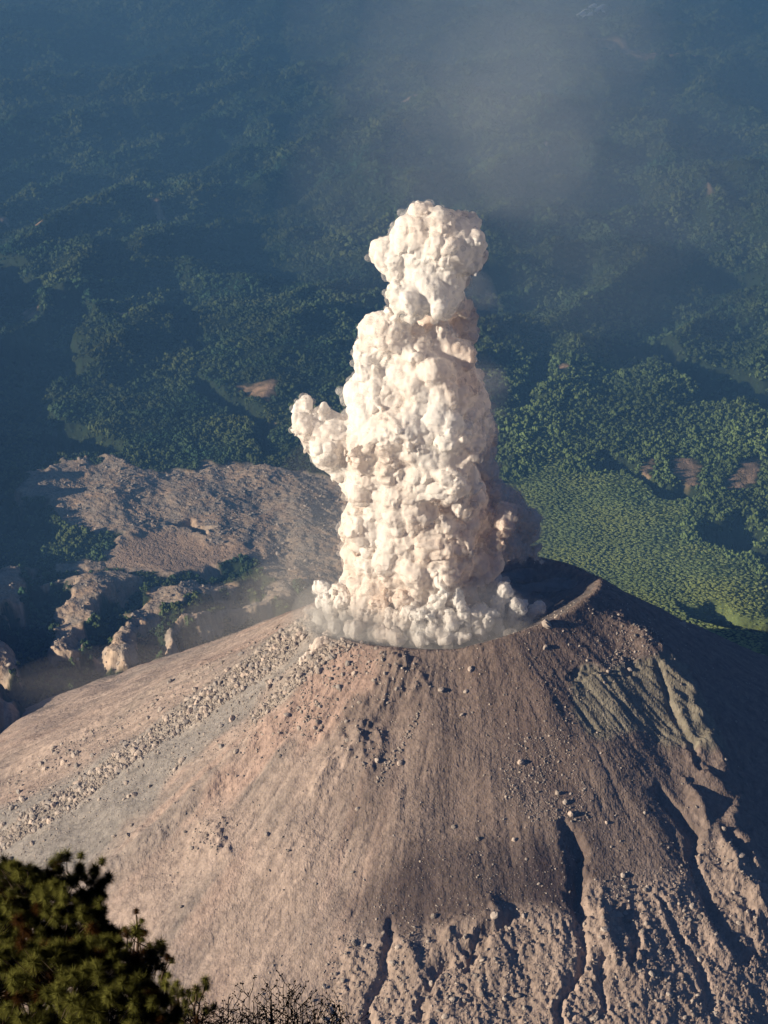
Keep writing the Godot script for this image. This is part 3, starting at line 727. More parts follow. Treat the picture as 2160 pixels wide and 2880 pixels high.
# billows: [x, y, z, radius, warmth] balls joined smoothly, covered with rounded puffs of several sizes, meshed as surface nets
func cauliflower(balls: Array, step: float, puff: float, blend: float, soft := false) -> ArrayMesh:
	const B := 4
	var wide := step * B
	var lo := Vector3.ONE * 1e9
	var hi := -lo
	for b in balls:
		var c := Vector3(b[0], b[1], b[2])
		var r: Vector3 = Vector3.ONE * (float(b[3]) + puff * 1.3 + wide)
		lo = lo.min(c - r)
		hi = hi.max(c + r)
	var cx := int((hi.x - lo.x) / wide) + 2
	var cy := int((hi.y - lo.y) / wide) + 2
	var cz := int((hi.z - lo.z) / wide) + 2
	var f := PackedFloat32Array()
	var w := PackedFloat32Array()
	var ws := PackedFloat32Array()
	f.resize(cx * cy * cz)
	f.fill(1e3)
	w.resize(f.size())
	ws.resize(f.size())
	for b in balls:
		var c := (Vector3(b[0], b[1], b[2]) - lo) / wide
		var r: float = b[3] / wide
		var reach := r + (puff * 2.0 + blend) / wide + 1.0
		for k in range(maxi(0, int(c.z - reach)), mini(cz, int(c.z + reach) + 2)):
			for j in range(maxi(0, int(c.y - reach)), mini(cy, int(c.y + reach) + 2)):
				for i in range(maxi(0, int(c.x - reach)), mini(cx, int(c.x + reach) + 2)):
					var at := (k * cy + j) * cx + i
					var d := (Vector3(i, j, k) - c).length() * wide - r * wide
					var o := f[at]
					if o > 500.0:
						f[at] = d
					else:
						var m := clampf(0.5 + 0.5 * (o - d) / blend, 0.0, 1.0)
						f[at] = lerpf(o, d, m) - blend * m * (1.0 - m)
					var weight := exp(-maxf(d, -20.0) * 0.12)
					w[at] += weight * b[4]
					ws[at] += weight
	var nx := (cx - 1) * B + 1
	var ny := (cy - 1) * B + 1
	var nzz := (cz - 1) * B + 1
	var g := PackedFloat32Array()
	g.resize(nx * ny * nzz)
	g.fill(1e3)
	var blocks := PackedInt32Array()
	var far := puff * 1.5 + 1.0
	for k in cz - 1:
		for j in cy - 1:
			for i in cx - 1:
				var at := (k * cy + j) * cx + i
				var a := f[at]
				var b := a
				for o in [1, cx, cx + 1, cx * cy, cx * cy + 1, cx * cy + cx, cx * cy + cx + 1]:
					a = minf(a, f[at + o])
					b = maxf(b, f[at + o])
				if a < far and b > -far:
					blocks.append(i)
					blocks.append(j)
					blocks.append(k)
	for n in range(0, blocks.size(), 3):
		var i0 := blocks[n]
		var j0 := blocks[n + 1]
		var k0 := blocks[n + 2]
		var at := (k0 * cy + j0) * cx + i0
		var f000 := f[at]
		var f100 := f[at + 1]
		var f010 := f[at + cx]
		var f110 := f[at + cx + 1]
		at += cx * cy
		var f001 := f[at]
		var f101 := f[at + 1]
		var f011 := f[at + cx]
		var f111 := f[at + cx + 1]
		for k in B + 1:
			var tz := k / float(B)
			for j in B + 1:
				var ty := j / float(B)
				var a0 := lerpf(lerpf(f000, f010, ty), lerpf(f001, f011, ty), tz)
				var a1 := lerpf(lerpf(f100, f110, ty), lerpf(f101, f111, ty), tz)
				var row := ((k0 * B + k) * ny + j0 * B + j) * nx + i0 * B
				for i in B + 1:
					if g[row + i] > 500.0:
						var d := lerpf(a0, a1, i / float(B))
						if d > far or d < -far:
							g[row + i] = d
						else:
							g[row + i] = d - puffs(lo + Vector3(i0 * B + i, j0 * B + j, k0 * B + k) * step, puff, soft)
	var vid := PackedInt32Array()
	vid.resize(g.size())
	vid.fill(-1)
	var v := PackedVector3Array()
	var nm := PackedVector3Array()
	var cs := PackedColorArray()
	var idx := PackedInt32Array()
	var sx := 1
	var sy := nx
	var sz := nx * ny
	var cells := PackedInt32Array()
	for n in range(0, blocks.size(), 3):
		for k in B:
			for j in B:
				for i in B:
					var at := ((blocks[n + 2] * B + k) * ny + blocks[n + 1] * B + j) * nx + blocks[n] * B + i
					var g0 := g[at]
					var g1 := g[at + 1]
					var g2 := g[at + sy]
					var g3 := g[at + sy + 1]
					var g4 := g[at + sz]
					var g5 := g[at + sz + 1]
					var g6 := g[at + sz + sy]
					var g7 := g[at + sz + sy + 1]
					var inside := int(g0 < 0.0) + int(g1 < 0.0) + int(g2 < 0.0) + int(g3 < 0.0) + int(g4 < 0.0) + int(g5 < 0.0) + int(g6 < 0.0) + int(g7 < 0.0)
					if inside == 0 or inside == 8:
						continue
					var s := Vector3.ZERO
					var m := 0
					if (g0 < 0.0) != (g1 < 0.0): s += Vector3(g0 / (g0 - g1), 0, 0); m += 1
					if (g2 < 0.0) != (g3 < 0.0): s += Vector3(g2 / (g2 - g3), 1, 0); m += 1
					if (g4 < 0.0) != (g5 < 0.0): s += Vector3(g4 / (g4 - g5), 0, 1); m += 1
					if (g6 < 0.0) != (g7 < 0.0): s += Vector3(g6 / (g6 - g7), 1, 1); m += 1
					if (g0 < 0.0) != (g2 < 0.0): s += Vector3(0, g0 / (g0 - g2), 0); m += 1
					if (g1 < 0.0) != (g3 < 0.0): s += Vector3(1, g1 / (g1 - g3), 0); m += 1
					if (g4 < 0.0) != (g6 < 0.0): s += Vector3(0, g4 / (g4 - g6), 1); m += 1
					if (g5 < 0.0) != (g7 < 0.0): s += Vector3(1, g5 / (g5 - g7), 1); m += 1
					if (g0 < 0.0) != (g4 < 0.0): s += Vector3(0, 0, g0 / (g0 - g4)); m += 1
					if (g1 < 0.0) != (g5 < 0.0): s += Vector3(1, 0, g1 / (g1 - g5)); m += 1
					if (g2 < 0.0) != (g6 < 0.0): s += Vector3(0, 1, g2 / (g2 - g6)); m += 1
					if (g3 < 0.0) != (g7 < 0.0): s += Vector3(1, 1, g3 / (g3 - g7)); m += 1
					s /= m
					vid[at] = v.size()
					cells.append(at)
					var p := lo + (Vector3(blocks[n] * B + i, blocks[n + 1] * B + j, blocks[n + 2] * B + k) + s) * step
					v.append(p)
					nm.append(Vector3(g1 + g3 + g5 + g7 - g0 - g2 - g4 - g6, g2 + g3 + g6 + g7 - g0 - g1 - g4 - g5, g4 + g5 + g6 + g7 - g0 - g1 - g2 - g3).normalized())
					var ca := (blocks[n + 2] * cy + blocks[n + 1]) * cx + blocks[n]
					cs.append(smoke_color(p, w[ca] / maxf(ws[ca], 1e-5)))
	for at in cells:
		var here := g[at] < 0.0
		# edges along x, y and z that start at this cell's first corner
		if here != (g[at + 1] < 0.0):
			quad(idx, vid, at, at - sy, at - sy - sz, at - sz, here)
		if here != (g[at + sy] < 0.0):
			quad(idx, vid, at, at - sz, at - sz - sx, at - sx, here)
		if here != (g[at + sz] < 0.0):
			quad(idx, vid, at, at - sx, at - sx - sy, at - sy, here)
	return packed(v, nm, cs, idx)

func quad(idx: PackedInt32Array, vid: PackedInt32Array, a: int, b: int, c: int, d: int, turn: bool) -> void:
	if b < 0 or c < 0 or d < 0:
		return
	var q := [vid[a], vid[b], vid[c], vid[d]]
	if q.min() < 0:
		return
	if turn:
		idx.append_array([q[0], q[2], q[1], q[0], q[3], q[2]])
	else:
		idx.append_array([q[0], q[1], q[2], q[0], q[2], q[3]])

func puffs(p: Vector3, size: float, soft: bool) -> float:
	var s := 20.0 / size
	if soft:
		return size * 1.5 * (0.34 * nz.get_noise_3d(p.x * 22.0 * s, p.y * 22.0 * s, p.z * 22.0 * s) + 0.20 * nz.get_noise_3d(p.x * 55.0 * s + 40.0, p.y * 55.0 * s, p.z * 55.0 * s) + 0.10 * nz.get_noise_3d(p.x * 120.0 * s, p.y * 120.0 * s + 90.0, p.z * 120.0 * s))
	var f := 16.0 * s
	var q := p + Vector3(nz.get_noise_3d(p.x * f, p.y * f, p.z * f), nz.get_noise_3d(p.y * f + 100.0, p.z * f, p.x * f), nz.get_noise_3d(p.z * f, p.x * f + 300.0, p.y * f)) * size * 0.35
	f = 62.0 * s
	q += Vector3(nz.get_noise_3d(p.x * f, p.y * f, p.z * f), nz.get_noise_3d(p.y * f + 100.0, p.z * f, p.x * f), nz.get_noise_3d(p.z * f, p.x * f + 300.0, p.y * f)) * size * 0.13
	var k := 0.8 + 0.7 * nz.get_noise_3d(p.x * 9.0, p.y * 9.0 + 50.0, p.z * 9.0)
	var a := cell.get_noise_3d(q.x * 2.2 * s, q.y * 2.2 * s, q.z * 2.2 * s) + 1.0
	var b := cell.get_noise_3d(q.x * 5.0 * s + 9.0, q.y * 5.0 * s, q.z * 5.0 * s) + 1.0
	var c := cell.get_noise_3d(q.x * 11.0 * s, q.y * 11.0 * s + 7.0, q.z * 11.0 * s) + 1.0
	return size * (1.15 * (0.34 - a * a) + (0.3 + k) * 0.55 * (0.34 - b * b) + (0.3 + k) * 0.26 * (0.34 - c * c))

func smoke_color(p: Vector3, warm: float) -> Color:
	var t := clampf(warm + 0.26 * nz.get_noise_3d(p.x * 12.0, p.y * 9.0, p.z * 12.0) + 0.18 * nz.get_noise_3d(p.x * 34.0, p.y * 34.0 + 70.0, p.z * 34.0), 0.0, 1.0)
	var c := col([0.88, 0.862, 0.835], [0.79, 0.65, 0.545], t)
	return Color(c[0], c[1], c[2])

# small rounded puffs in two sizes, brighter is higher
func cell_image() -> Image:
	var n := FastNoiseLite.new()
	n.seed = 21
	n.noise_type = FastNoiseLite.TYPE_CELLULAR
	n.cellular_return_type = FastNoiseLite.RETURN_DISTANCE
	n.fractal_type = FastNoiseLite.FRACTAL_NONE
	n.frequency = 0.022
	var a := n.get_seamless_image(512, 512, true)
	n.frequency = 0.05
	n.seed = 22
	var b := n.get_seamless_image(512, 512, false)
	for y in 512:
		for x in 512:
			var v := 1.0 - 0.65 * a.get_pixel(x, y).r - 0.35 * b.get_pixel(x, y).r
			a.set_pixel(x, y, Color(v, v, v))
	return a

# rounded lobes budding from every larger ball
func lobes(balls: Array) -> Array:
	var out := balls.duplicate()
	for b in balls:
		if b[3] < 13.0:
			continue
		for i in 7:
			var d := Vector3(rng.randf_range(-1, 1), rng.randf_range(-0.9, 1), rng.randf_range(-0.5, 1)).normalized()
			var r: float = b[3] * rng.randf_range(0.28, 0.52)
			var p: Vector3 = Vector3(b[0], b[1], b[2]) + d * (b[3] * rng.randf_range(0.82, 1.0) - r * 0.25)
			out.append([p.x, p.y, p.z, maxf(r, 5.5), clampf(b[4] + rng.randf_range(-0.12, 0.12), 0.0, 1.0)])
	return out

var wisp_mesh: Array[ArrayMesh] = []

# many faint rounded puffs, each [place, radius, colour]
func wisps(called: String, list: Array, m: Material, parent: Node3D) -> void:
	var spots := [[], [], []]
	var tints := [PackedColorArray(), PackedColorArray(), PackedColorArray()]
	var off := parent.position if called != "puffs" else Vector3.ZERO
	for w in list:
		var k := rng.randi() % 3
		var s: float = w[1]
		spots[k].append(Transform3D(Basis.from_euler(Vector3(rng.randf() * TAU, rng.randf() * TAU, 0)).scaled(Vector3(s, s * rng.randf_range(0.8, 1.2), s)), w[0] - off))
		tints[k].append(w[2])
	for k in 3:
		setting(scatter(called, wisp_mesh[k], m, spots[k], tints[k], parent), "stuff")

func build_smoke() -> void:
	var smoke := matte()
	smoke.metallic_specular = 0.0
	smoke.backlight_enabled = true
	smoke.backlight = Color(1.0, 1.0, 1.0)
	var im := cell_image()
	smoke.heightmap_enabled = true
	smoke.heightmap_texture = ImageTexture.create_from_image(im)
	smoke.heightmap_scale = 60.0
	smoke.uv1_triplanar = true
	smoke.uv1_scale = Vector3.ONE / 46.0
	var thin := smoke.duplicate() as StandardMaterial3D
	thin.transparency = BaseMaterial3D.TRANSPARENCY_ALPHA
	thin.albedo_color.a = 0.34
	# jobs: [balls, step, puff size, blend]
	var jobs := []
	var all := []
	for part in BILLOWS:
		var grown: Array = lobes(BILLOWS[part])
		if part == "shaded_lobe":
			jobs.append([grown, 1.8, 12.0, 3.0])
		else:
			all.append_array(grown)
	jobs.push_front([all, 1.8, 13.0, 3.0])
	for k in JETS.size():
		var j: Array = JETS[k]
		var at := Vector3(j[0], j[1], j[2])
		var b := Vector3(j[3], j[4], j[5])
		b += (b - at) * 0.25
		var balls := []
		for i in 24:
			var t := i / 23.0
			var wide := lerpf(j[6] * 0.5, j[7], t)
			var p := at.lerp(b, t) + Vector3(rng.randfn(), rng.randfn() * 0.6, rng.randfn()) * wide * 0.3 + Vector3(1, 0, 0.4) * sin(t * 5.0 + k) * wide * 0.25
			balls.append([p.x, p.y, p.z, wide * rng.randf_range(0.25, 0.6), j[8]])
		jobs.append([balls, 1.2, 6.5, 4.0])
	var made := []
	made.resize(jobs.size())
	var task := WorkerThreadPool.add_group_task(func(n: int) -> void:
		var job: Array = jobs[n]
		made[n] = cauliflower(job[0], job[1], job[2], job[3]), jobs.size(), -1, true)
	WorkerThreadPool.wait_for_group_task_completion(task)
	var plume := base("ash_plume", Vector3(PEAK_X, -10, 0))
	tag(plume, "tall billowing column of pale ash and steam rising from the crater", "ash plume")
	put("column", made[0], smoke, plume).position = -plume.position
	put("shaded_lobe", made[1], smoke, plume).position = -plume.position
	for k in 3:
		wisp_mesh.append(lump(20 + k, 8, 11, 0.5, false))
	var sheer := {}
	for a in [0.14, 0.15]:
		var m := thin.duplicate() as StandardMaterial3D
		m.albedo_color.a = a
		m.heightmap_enabled = false
		m.uv1_triplanar = false
		sheer[a] = m
	# soft edge: small faint puffs standing on the skin of the column
	var skin := []
	for n in 2:
		var arr: Array = made[n].surface_get_arrays(0)
		var v: PackedVector3Array = arr[Mesh.ARRAY_VERTEX]
		var nm: PackedVector3Array = arr[Mesh.ARRAY_NORMAL]
		var cs: PackedColorArray = arr[Mesh.ARRAY_COLOR]
		for i in 2700 if n == 0 else 600:
			var k := rng.randi() % v.size()
			var r := 2.0 + 5.5 * pow(rng.randf(), 1.5)
			skin.append([v[k] + nm[k] * rng.randf_range(-0.5, 0.4) * r, r, cs[k]])
	wisps("soft_edge", skin, sheer[0.15], plume)
	var low := []
	for i in 150:
		var u := rng.randf() * TAU
		var r := pow(rng.randf(), 0.45)
		var p := Vector3(PEAK_X - 10.0 + 142.0 * r * cos(u), -16.0 + absf(rng.randfn()) * 9.0 + 12.0 * (1.0 - r), 98.0 * r * sin(u))
		low.append([p, rng.randf_range(5.0, 11.0), smoke_color(p, rng.randf_range(0.0, 0.3))])
	wisps("low_steam", low, sheer[0.14], plume)
	for f in BASE_MIST:
		fog("mist", Vector3(f[0], f[1], f[2]) - plume.position, Vector3(f[3], f[4], f[5]) * 2.0, f[6] * 0.6e-4, Color(0.93, 0.91, 0.88), plume)
	for k in JETS.size():
		var at := Vector3(JETS[k][0], JETS[k][1], JETS[k][2])
		var o := base("steam_jet", at)
		put("billow", made[k + 2], smoke, o).position = -at
		var arr: Array = made[k + 2].surface_get_arrays(0)
		var v: PackedVector3Array = arr[Mesh.ARRAY_VERTEX]
		var cs: PackedColorArray = arr[Mesh.ARRAY_COLOR]
		var list := []
		for i in 60:
			var n := rng.randi() % v.size()
			list.append([v[n] - at, rng.randf_range(1.2, 3.2), cs[n]])
		wisps("puffs", list, sheer[0.15], o)
		tag(o, JETS[k][9], "steam jet", "steam jets at the foot of the ash column")
	say("smoke")

func fog(called: String, at: Vector3, size: Vector3, density: float, color: Color, parent: Node = self) -> FogVolume:
	var o := FogVolume.new()
	o.name = called
	o.shape = RenderingServer.FOG_VOLUME_SHAPE_ELLIPSOID
	o.size = size
	var m := FogMaterial.new()
	m.albedo = color.linear_to_srgb()
	m.density = density
	o.material = m
	parent.add_child(o, true)
	o.position = at
	return o

func bank(called: String, label: String, rows_: Array, color: Color, scale_: float) -> void:
	var first: Array = rows_[0]
	var at := Vector3(first[0], first[1], first[2])
	var o := base(called, at)
	tag(o, label, "smoke" if called != "dust_haze" else "dust")
	for f in rows_:
		fog("wisp", Vector3(f[0], f[1], f[2]) - at, Vector3(f[3], f[4], f[5]) * 2.0, f[6] * 1e-4 * scale_, color, o)

func build_haze() -> void:
	var low := fog("valley_haze", Vector3(0, -440, -3480), Vector3(8000, 560, 6000), 0.00054, Color(0.110, 0.265, 0.44))
	low.shape = RenderingServer.FOG_VOLUME_SHAPE_BOX
	setting(low, "stuff")
	tag(low, "blue haze lying over the forested lowland behind the dome", "haze")
	bank("drifting_smoke", "faint old smoke drifting away above the top of the column", DRIFT, Color(0.80, 0.89, 0.97), 1.15)
	bank("smoke_veil", "grey veil of thin ash trailing along the shaded side of the column", VEIL, Color(0.88, 0.88, 0.90), 0.3)
	bank("dust_haze", "thin tan dust hanging behind the rubble ridge left of the crater", DUST, Color(0.93, 0.88, 0.80), 1.0)
	bank("crater_fume", "wispy bluish fume over the dark back rim of the crater", RIM_FUMES, Color(0.90, 0.92, 0.95), 1.0)
	var at := Vector3(TRAIL[0][0], TRAIL[0][1], TRAIL[0][2])
	var slide := base("dust_trail", at)
	tag(slide, "tan dust trail tumbling down the rubble chute from the crater's left lip", "dust")
	var m := matte()
	m.transparency = BaseMaterial3D.TRANSPARENCY_ALPHA
	m.albedo_color.a = 0.6
	m.backlight_enabled = true
	m.backlight = Color(0.7, 0.7, 0.7)
	var balls := []
	for i in TRAIL.size():
		var p := Vector3(TRAIL[i][0], TRAIL[i][1], TRAIL[i][2])
		var r := lerpf(7.0, 3.0, i / 6.0)
		balls.append([p.x, p.y + r * 0.5, p.z, r, 0.75])
		if i > 0:
			var q := p.lerp(Vector3(TRAIL[i - 1][0], TRAIL[i - 1][1], TRAIL[i - 1][2]), 0.5)
			balls.append([q.x, q.y + r * 0.6, q.z, r * 0.9, 0.75])
	setting(put("puff", cauliflower(balls, 1.3, 5.0, 4.0), m, slide), "stuff").position = -at
	const FUME_LABELS := ["small bluish fume beside the top of the lit spur right of the fan", "bluish fume just below the top of the lit spur right of the fan", "lowest of three pale fumes on the dark right flank", "middle one of three pale fumes on the dark right flank", "topmost and rightmost of three pale fumes on the dark right flank", "lone grey fume over the gully at the foot of the lit spur"]
	for i in FUMES.size():
		var f: Array = FUMES[i]
		var p := Vector3(f[0], f[1], f[2])
		var o := base("fumarole", p)
		tag(o, FUME_LABELS[i], "fume", "fumes on the shaded flank")
		fog("wisp", Vector3(0, f[4] * 0.7, 0), Vector3(f[3], f[4], f[3]) * 2.0, 0.05, Color(0.9, 0.93, 0.95), o)
		fog("wisp", Vector3(f[3] * 0.5, f[4] * 1.2, -2), Vector3(f[3], f[4] * 0.7, f[3]) * 1.4, 0.05, Color(0.9, 0.93, 0.95), o)

# ---------------------------------------------------------------- rocks

# an angular block: a lump cut by a few random planes
func block(seed_: int) -> ArrayMesh:
	var r := RandomNumberGenerator.new()
	r.seed = 100 + seed_
	var planes := []
	for i in 9:
		var d := Vector3(r.randf_range(-1, 1), r.randf_range(-1, 1), r.randf_range(-1, 1)).normalized()
		planes.append([d, r.randf_range(0.62, 0.9)])
	var stretch := Vector3(r.randf_range(0.8, 1.25), r.randf_range(0.65, 1.05), r.randf_range(0.8, 1.2))
	var pts := PackedVector3Array()
	const RINGS := 6
	const SIDES := 9
	for j in RINGS + 1:
		for i in SIDES:
			var th := PI * j / RINGS
			var ph := TAU * (i + 0.5 * (j % 2)) / SIDES
			var d := Vector3(sin(th) * cos(ph), cos(th), sin(th) * sin(ph))
			var far := 1.0
			for p in planes:
				var dot: float = d.dot(p[0])
				if dot > 0.01:
					far = minf(far, p[1] / dot)
			pts.append(d * far * (1.0 + 0.06 * nz.get_noise_3d(d.x * 400.0 + seed_ * 31.0, d.y * 400.0, d.z * 400.0)) * stretch)
	var st := SurfaceTool.new()
	st.begin(Mesh.PRIMITIVE_TRIANGLES)
	st.set_smooth_group(-1)
	for j in RINGS:
		for i in SIDES:
			var a := pts[j * SIDES + i]
			var b := pts[j * SIDES + (i + 1) % SIDES]
			var c := pts[(j + 1) * SIDES + i]
			var d := pts[(j + 1) * SIDES + (i + 1) % SIDES]
			if j > 0:
				for v in [a, b, c]:
					st.add_vertex(v)
			if j < RINGS - 1:
				for v in [b, d, c]:
					st.add_vertex(v)
	st.generate_normals()
	return st.commit()

func turned(s: float) -> Basis:
	return Basis.from_euler(Vector3(rng.randf_range(-0.6, 0.6), rng.randf() * TAU, rng.randf_range(-0.6, 0.6))).scaled(Vector3(s, s, s))

func rock_spots(a: Area, count: int, lo: float, power: float, hi: float, out: Array) -> void:
	var got := 0
	var tries := 0
	while got < count and tries < count * 30:
		tries += 1
		var x := rng.randf_range(a.x0, a.x1)
		var z := rng.randf_range(a.z0, a.z1)
		if a.sd(x, z) < 0.0 and rng.randf() > 0.06:
			continue
		if n2(x * 20.0 + 7.0, z * 20.0) < rng.randf_range(-1.1, 0.1):
			continue
		out.append([minf(lo * pow(maxf(rng.randf(), 1e-4), -power), hi), x, z])
		got += 1

func build_rocks() -> void:
	for k in 6:
		rock_mesh.append(block(k))
	var tones: Array[StandardMaterial3D] = []
	for c in [Color(0.36, 0.31, 0.27), Color(0.30, 0.255, 0.22), Color(0.40, 0.33, 0.28), Color(0.25, 0.225, 0.205)]:
		tones.append(matte(false, c))
	for b in BOULDERS:
		var at := Vector3(b[0], dome_h(b[0], b[1]) + b[2] * 0.15, b[1])
		var o := put("boulder", rock_mesh[rng.randi() % 6], tones[rng.randi() % 3])
		o.transform = Transform3D(turned(b[2]), at)
		tag(o, b[3], "boulder")
	var chute := []
	rock_spots(region.RUBBLE, 12500, 0.62, 0.44, 4.2, chute)
	rock_spots(region.RUBBLE2, 1300, 0.8, 0.42, 3.4, chute)
	chute.sort_custom(func(a, b): return a[0] > b[0])
	var rest := []
	for i in chute.size():
		var c: Array = chute[i]
		if i < 280:
			var o := put("rubble_block", rock_mesh[i % 6], tones[rng.randi() % 4])
			o.transform = Transform3D(turned(c[0]), Vector3(c[1], dome_h(c[1], c[2]) + c[0] * 0.05, c[2]))
			tag(o, "angular grey block lying in the rubble chute left of the crater", "rock", "large blocks in the rubble chute")
		else:
			rest.append(c)
	var train := Area.new(ROCK_TRAIN, 8.0)
	for i in 90:
		var k := rng.randi() % (train.p.size() - 1)
		var p := train.p[k].lerp(train.p[k + 1], rng.randf()) + Vector2(rng.randf_range(-4, 4), rng.randf_range(-4, 4))
		rest.append([rng.randf_range(0.6, 1.8), p.x, p.y])
	stones("rubble", "countless small grey stones filling the rubble chute left of the crater", rest, tones[0])
	var loose := []
	for k in ["CRAG1", "CRAG2", "CRAG3", "CRAG4"]:
		rock_spots(region[k], 110, 0.6, 0.42, 2.6, loose)
	rock_spots(region.HUM, 3600, 0.5, 0.44, 3.6, loose)
	rock_spots(region.BROWN, 700, 0.4, 0.38, 1.5, loose)
	rock_spots(region.ASH, 400, 0.4, 0.38, 1.4, loose)
	rock_spots(region.PINK, 350, 0.45, 0.4, 1.7, loose)
	rock_spots(region.LIP, 260, 0.5, 0.40, 1.9, loose)
	rock_spots(region.GRIT, 900, 0.4, 0.40, 1.5, loose)
	rock_spots(region.LANE, 1800, 0.4, 0.38, 1.6, loose)
	for i in 2600:
		loose.append([0.35 * pow(maxf(rng.randf(), 1e-3), -0.4), rng.randf_range(-440, 480), rng.randf_range(-100, 480)])
	stones("loose_stone", "pale loose stones strewn thinly over the whole cone", loose, tones[1])
	var field := []
	while field.size() < 3400:
		var x := rng.randf_range(lava.x0, lava.x1)
		var z := rng.randf_range(lava.z0, lava.z1)
		if lava_at(x, z) > 0.8 and slope.sd(x, z) < -5.0 and n2(x * 12.0, z * 12.0) > rng.randf_range(-0.7, 0.5):
			field.append([minf(0.75 * pow(maxf(rng.randf(), 1e-3), -0.36), 3.6), x, z])
	stones("lava_stone", "pale stones scattered over the old brown lava field", field, tones[1], true)
	say("rocks %d" % (rest.size() + loose.size()))

func stones(called: String, label: String, list: Array, _m: Material, low := false) -> void:
	var o := base(called, Vector3.ZERO)
	setting(o, "stuff")
	tag(o, label, "stones")
	var spots := [[], [], []]
	var tints := [PackedColorArray(), PackedColorArray(), PackedColorArray()]
	for c in list:
		var k := rng.randi() % 3
		spots[k].append(Transform3D(turned(c[0]), Vector3(c[1], (ground_h(c[1], c[2]) if low else dome_h(c[1], c[2])) + c[0] * 0.02, c[2])))
		var g := rng.randf_range(0.6, 1.25)
		tints[k].append(Color(0.29 * g, 0.25 * g, 0.215 * g))
	var m := matte()
	for k in 3:
		scatter("stone", rock_mesh[k], m, spots[k], tints[k], o)

# ---------------------------------------------------------------- far sheds

func prism(st: SurfaceTool, a: Vector3, b: Vector3, side: Vector3, lo: float, hi: float, ridge: float) -> void:
	var up := Vector3.UP
	var p := [a - side, a + side, b + side, b - side]
	var quads := []
	for i in 4:
		var u: Vector3 = p[i]
		var v: Vector3 = p[(i + 1) % 4]
		quads.append([u + up * lo, v + up * lo, v + up * hi, u + up * hi])
	if ridge > hi:
		quads.append([p[1] + up * hi, p[2] + up * hi, b + up * ridge, a + up * ridge])
		quads.append([p[3] + up * hi, p[0] + up * hi, a + up * ridge, b + up * ridge])
		for e in [[p[0], p[1], a], [p[2], p[3], b]]:
			for v in [e[0] + up * hi, e[1] + up * hi, e[2] + up * ridge]:
				st.add_vertex(v)
	for q in quads:
		for k in [0, 1, 2, 0, 2, 3]:
			st.add_vertex(q[k])

func build_sheds() -> void:
	var wall := matte(false, Color(0.62, 0.62, 0.60))
	var roof := matte(false, Color(0.78, 0.80, 0.80))
	const LABELS := ["longest pale shed of the far cluster near the top edge", "short pale shed lying before the longest far shed", "pale shed at the upper right end of the far cluster", "tiny white hut left of the far sheds", "tiny white hut right of the far sheds", "low grey hut below the longest far shed"]
	for k in SHEDS.size():
		var s: Array = SHEDS[k]
		var a := Vector3(s[0], 0, s[1])
		var b := Vector3(s[2], 0, s[3])
		var mid := (a + b) / 2.0
		var along := (b - a)
		if along.length() < 16.0:
			along = along.normalized() * 16.0
		var side := along.normalized().cross(Vector3.UP) * float(s[4]) / 2.0
		var y := maxf(ground_h(a.x, a.z), maxf(ground_h(b.x, b.z), ground_h(mid.x, mid.z)))
		var o := base("shed", Vector3(mid.x, y, mid.z))
		tag(o, LABELS[k], "shed", "far sheds in the forest")
		var st := SurfaceTool.new()
		st.begin(Mesh.PRIMITIVE_TRIANGLES)
		st.set_smooth_group(-1)
		prism(st, -along / 2, along / 2, side, -6.0, 4.5, 4.5)
		st.generate_normals()
		put("wall", st.commit(), wall, o)
		st = SurfaceTool.new()
		st.begin(Mesh.PRIMITIVE_TRIANGLES)
		st.set_smooth_group(-1)
		prism(st, -along * 0.51, along * 0.51, side * 1.12, 4.5, 5.0, 8.0)
		st.generate_normals()
		put("roof", st.commit(), roof, o)

# ---------------------------------------------------------------- hillside, pines, shrub

func hill_y(z: float, x := 0.0) -> float:
	var d := 2600.0 - z
	var y := 1270.0 - 1.7 - 0.71 * d + 0.4 * n2(x * 300.0, z * 300.0)
	if d < 0.0:
		y = 1268.3 + 0.2 * d
	y -= 0.6 * maxf(0.0, -x - 4.0)
	if d > 1500.0:
		y -= 0.5 * (d - 1500.0)
	return y

func build_hillside() -> void:
	var xs := PackedFloat32Array()
	var zs := PackedFloat32Array()
	for i in 61:
		var t := (i - 30) / 30.0
		xs.append(170.0 * t * absf(t))
	var d := -60.0
	while d < 2000.0:
		zs.append(2600.0 - d)
		d += 1.5 if d < 60.0 else 25.0
	var hs := PackedFloat32Array()
	var cs := PackedColorArray()
	for z in zs:
		for x in xs:
			hs.append(hill_y(z, x))
			var g := 1.0 + 0.3 * n2(x * 200.0, z * 200.0)
			cs.append(Color(0.06 * g, 0.055 * g, 0.03 * g))
	setting(put("hillside", sheet(xs, zs, hs, cs), matte()))

func tube(st: SurfaceTool, pts: Array, r0: float, r1: float, sides := 5) -> void:
	var rings := []
	for i in pts.size():
		var p: Vector3 = pts[i]
		var d: Vector3 = (pts[mini(i + 1, pts.size() - 1)] - pts[maxi(i - 1, 0)]).normalized()
		var u := d.cross(Vector3(0.3, 0.2, 1.0)).normalized()
		var v := d.cross(u)
		var r := lerpf(r0, r1, i / float(pts.size() - 1))
		var ring := []
		for k in sides:
			ring.append(p + (u * cos(TAU * k / sides) + v * sin(TAU * k / sides)) * r)
		rings.append(ring)
	for i in rings.size() - 1:
		for k in sides:
			var a: Vector3 = rings[i][k]
			var b: Vector3 = rings[i][(k + 1) % sides]
			var c: Vector3 = rings[i + 1][k]
			var e: Vector3 = rings[i + 1][(k + 1) % sides]
			for q in [a, c, b, b, c, e]:
				st.add_vertex(q)

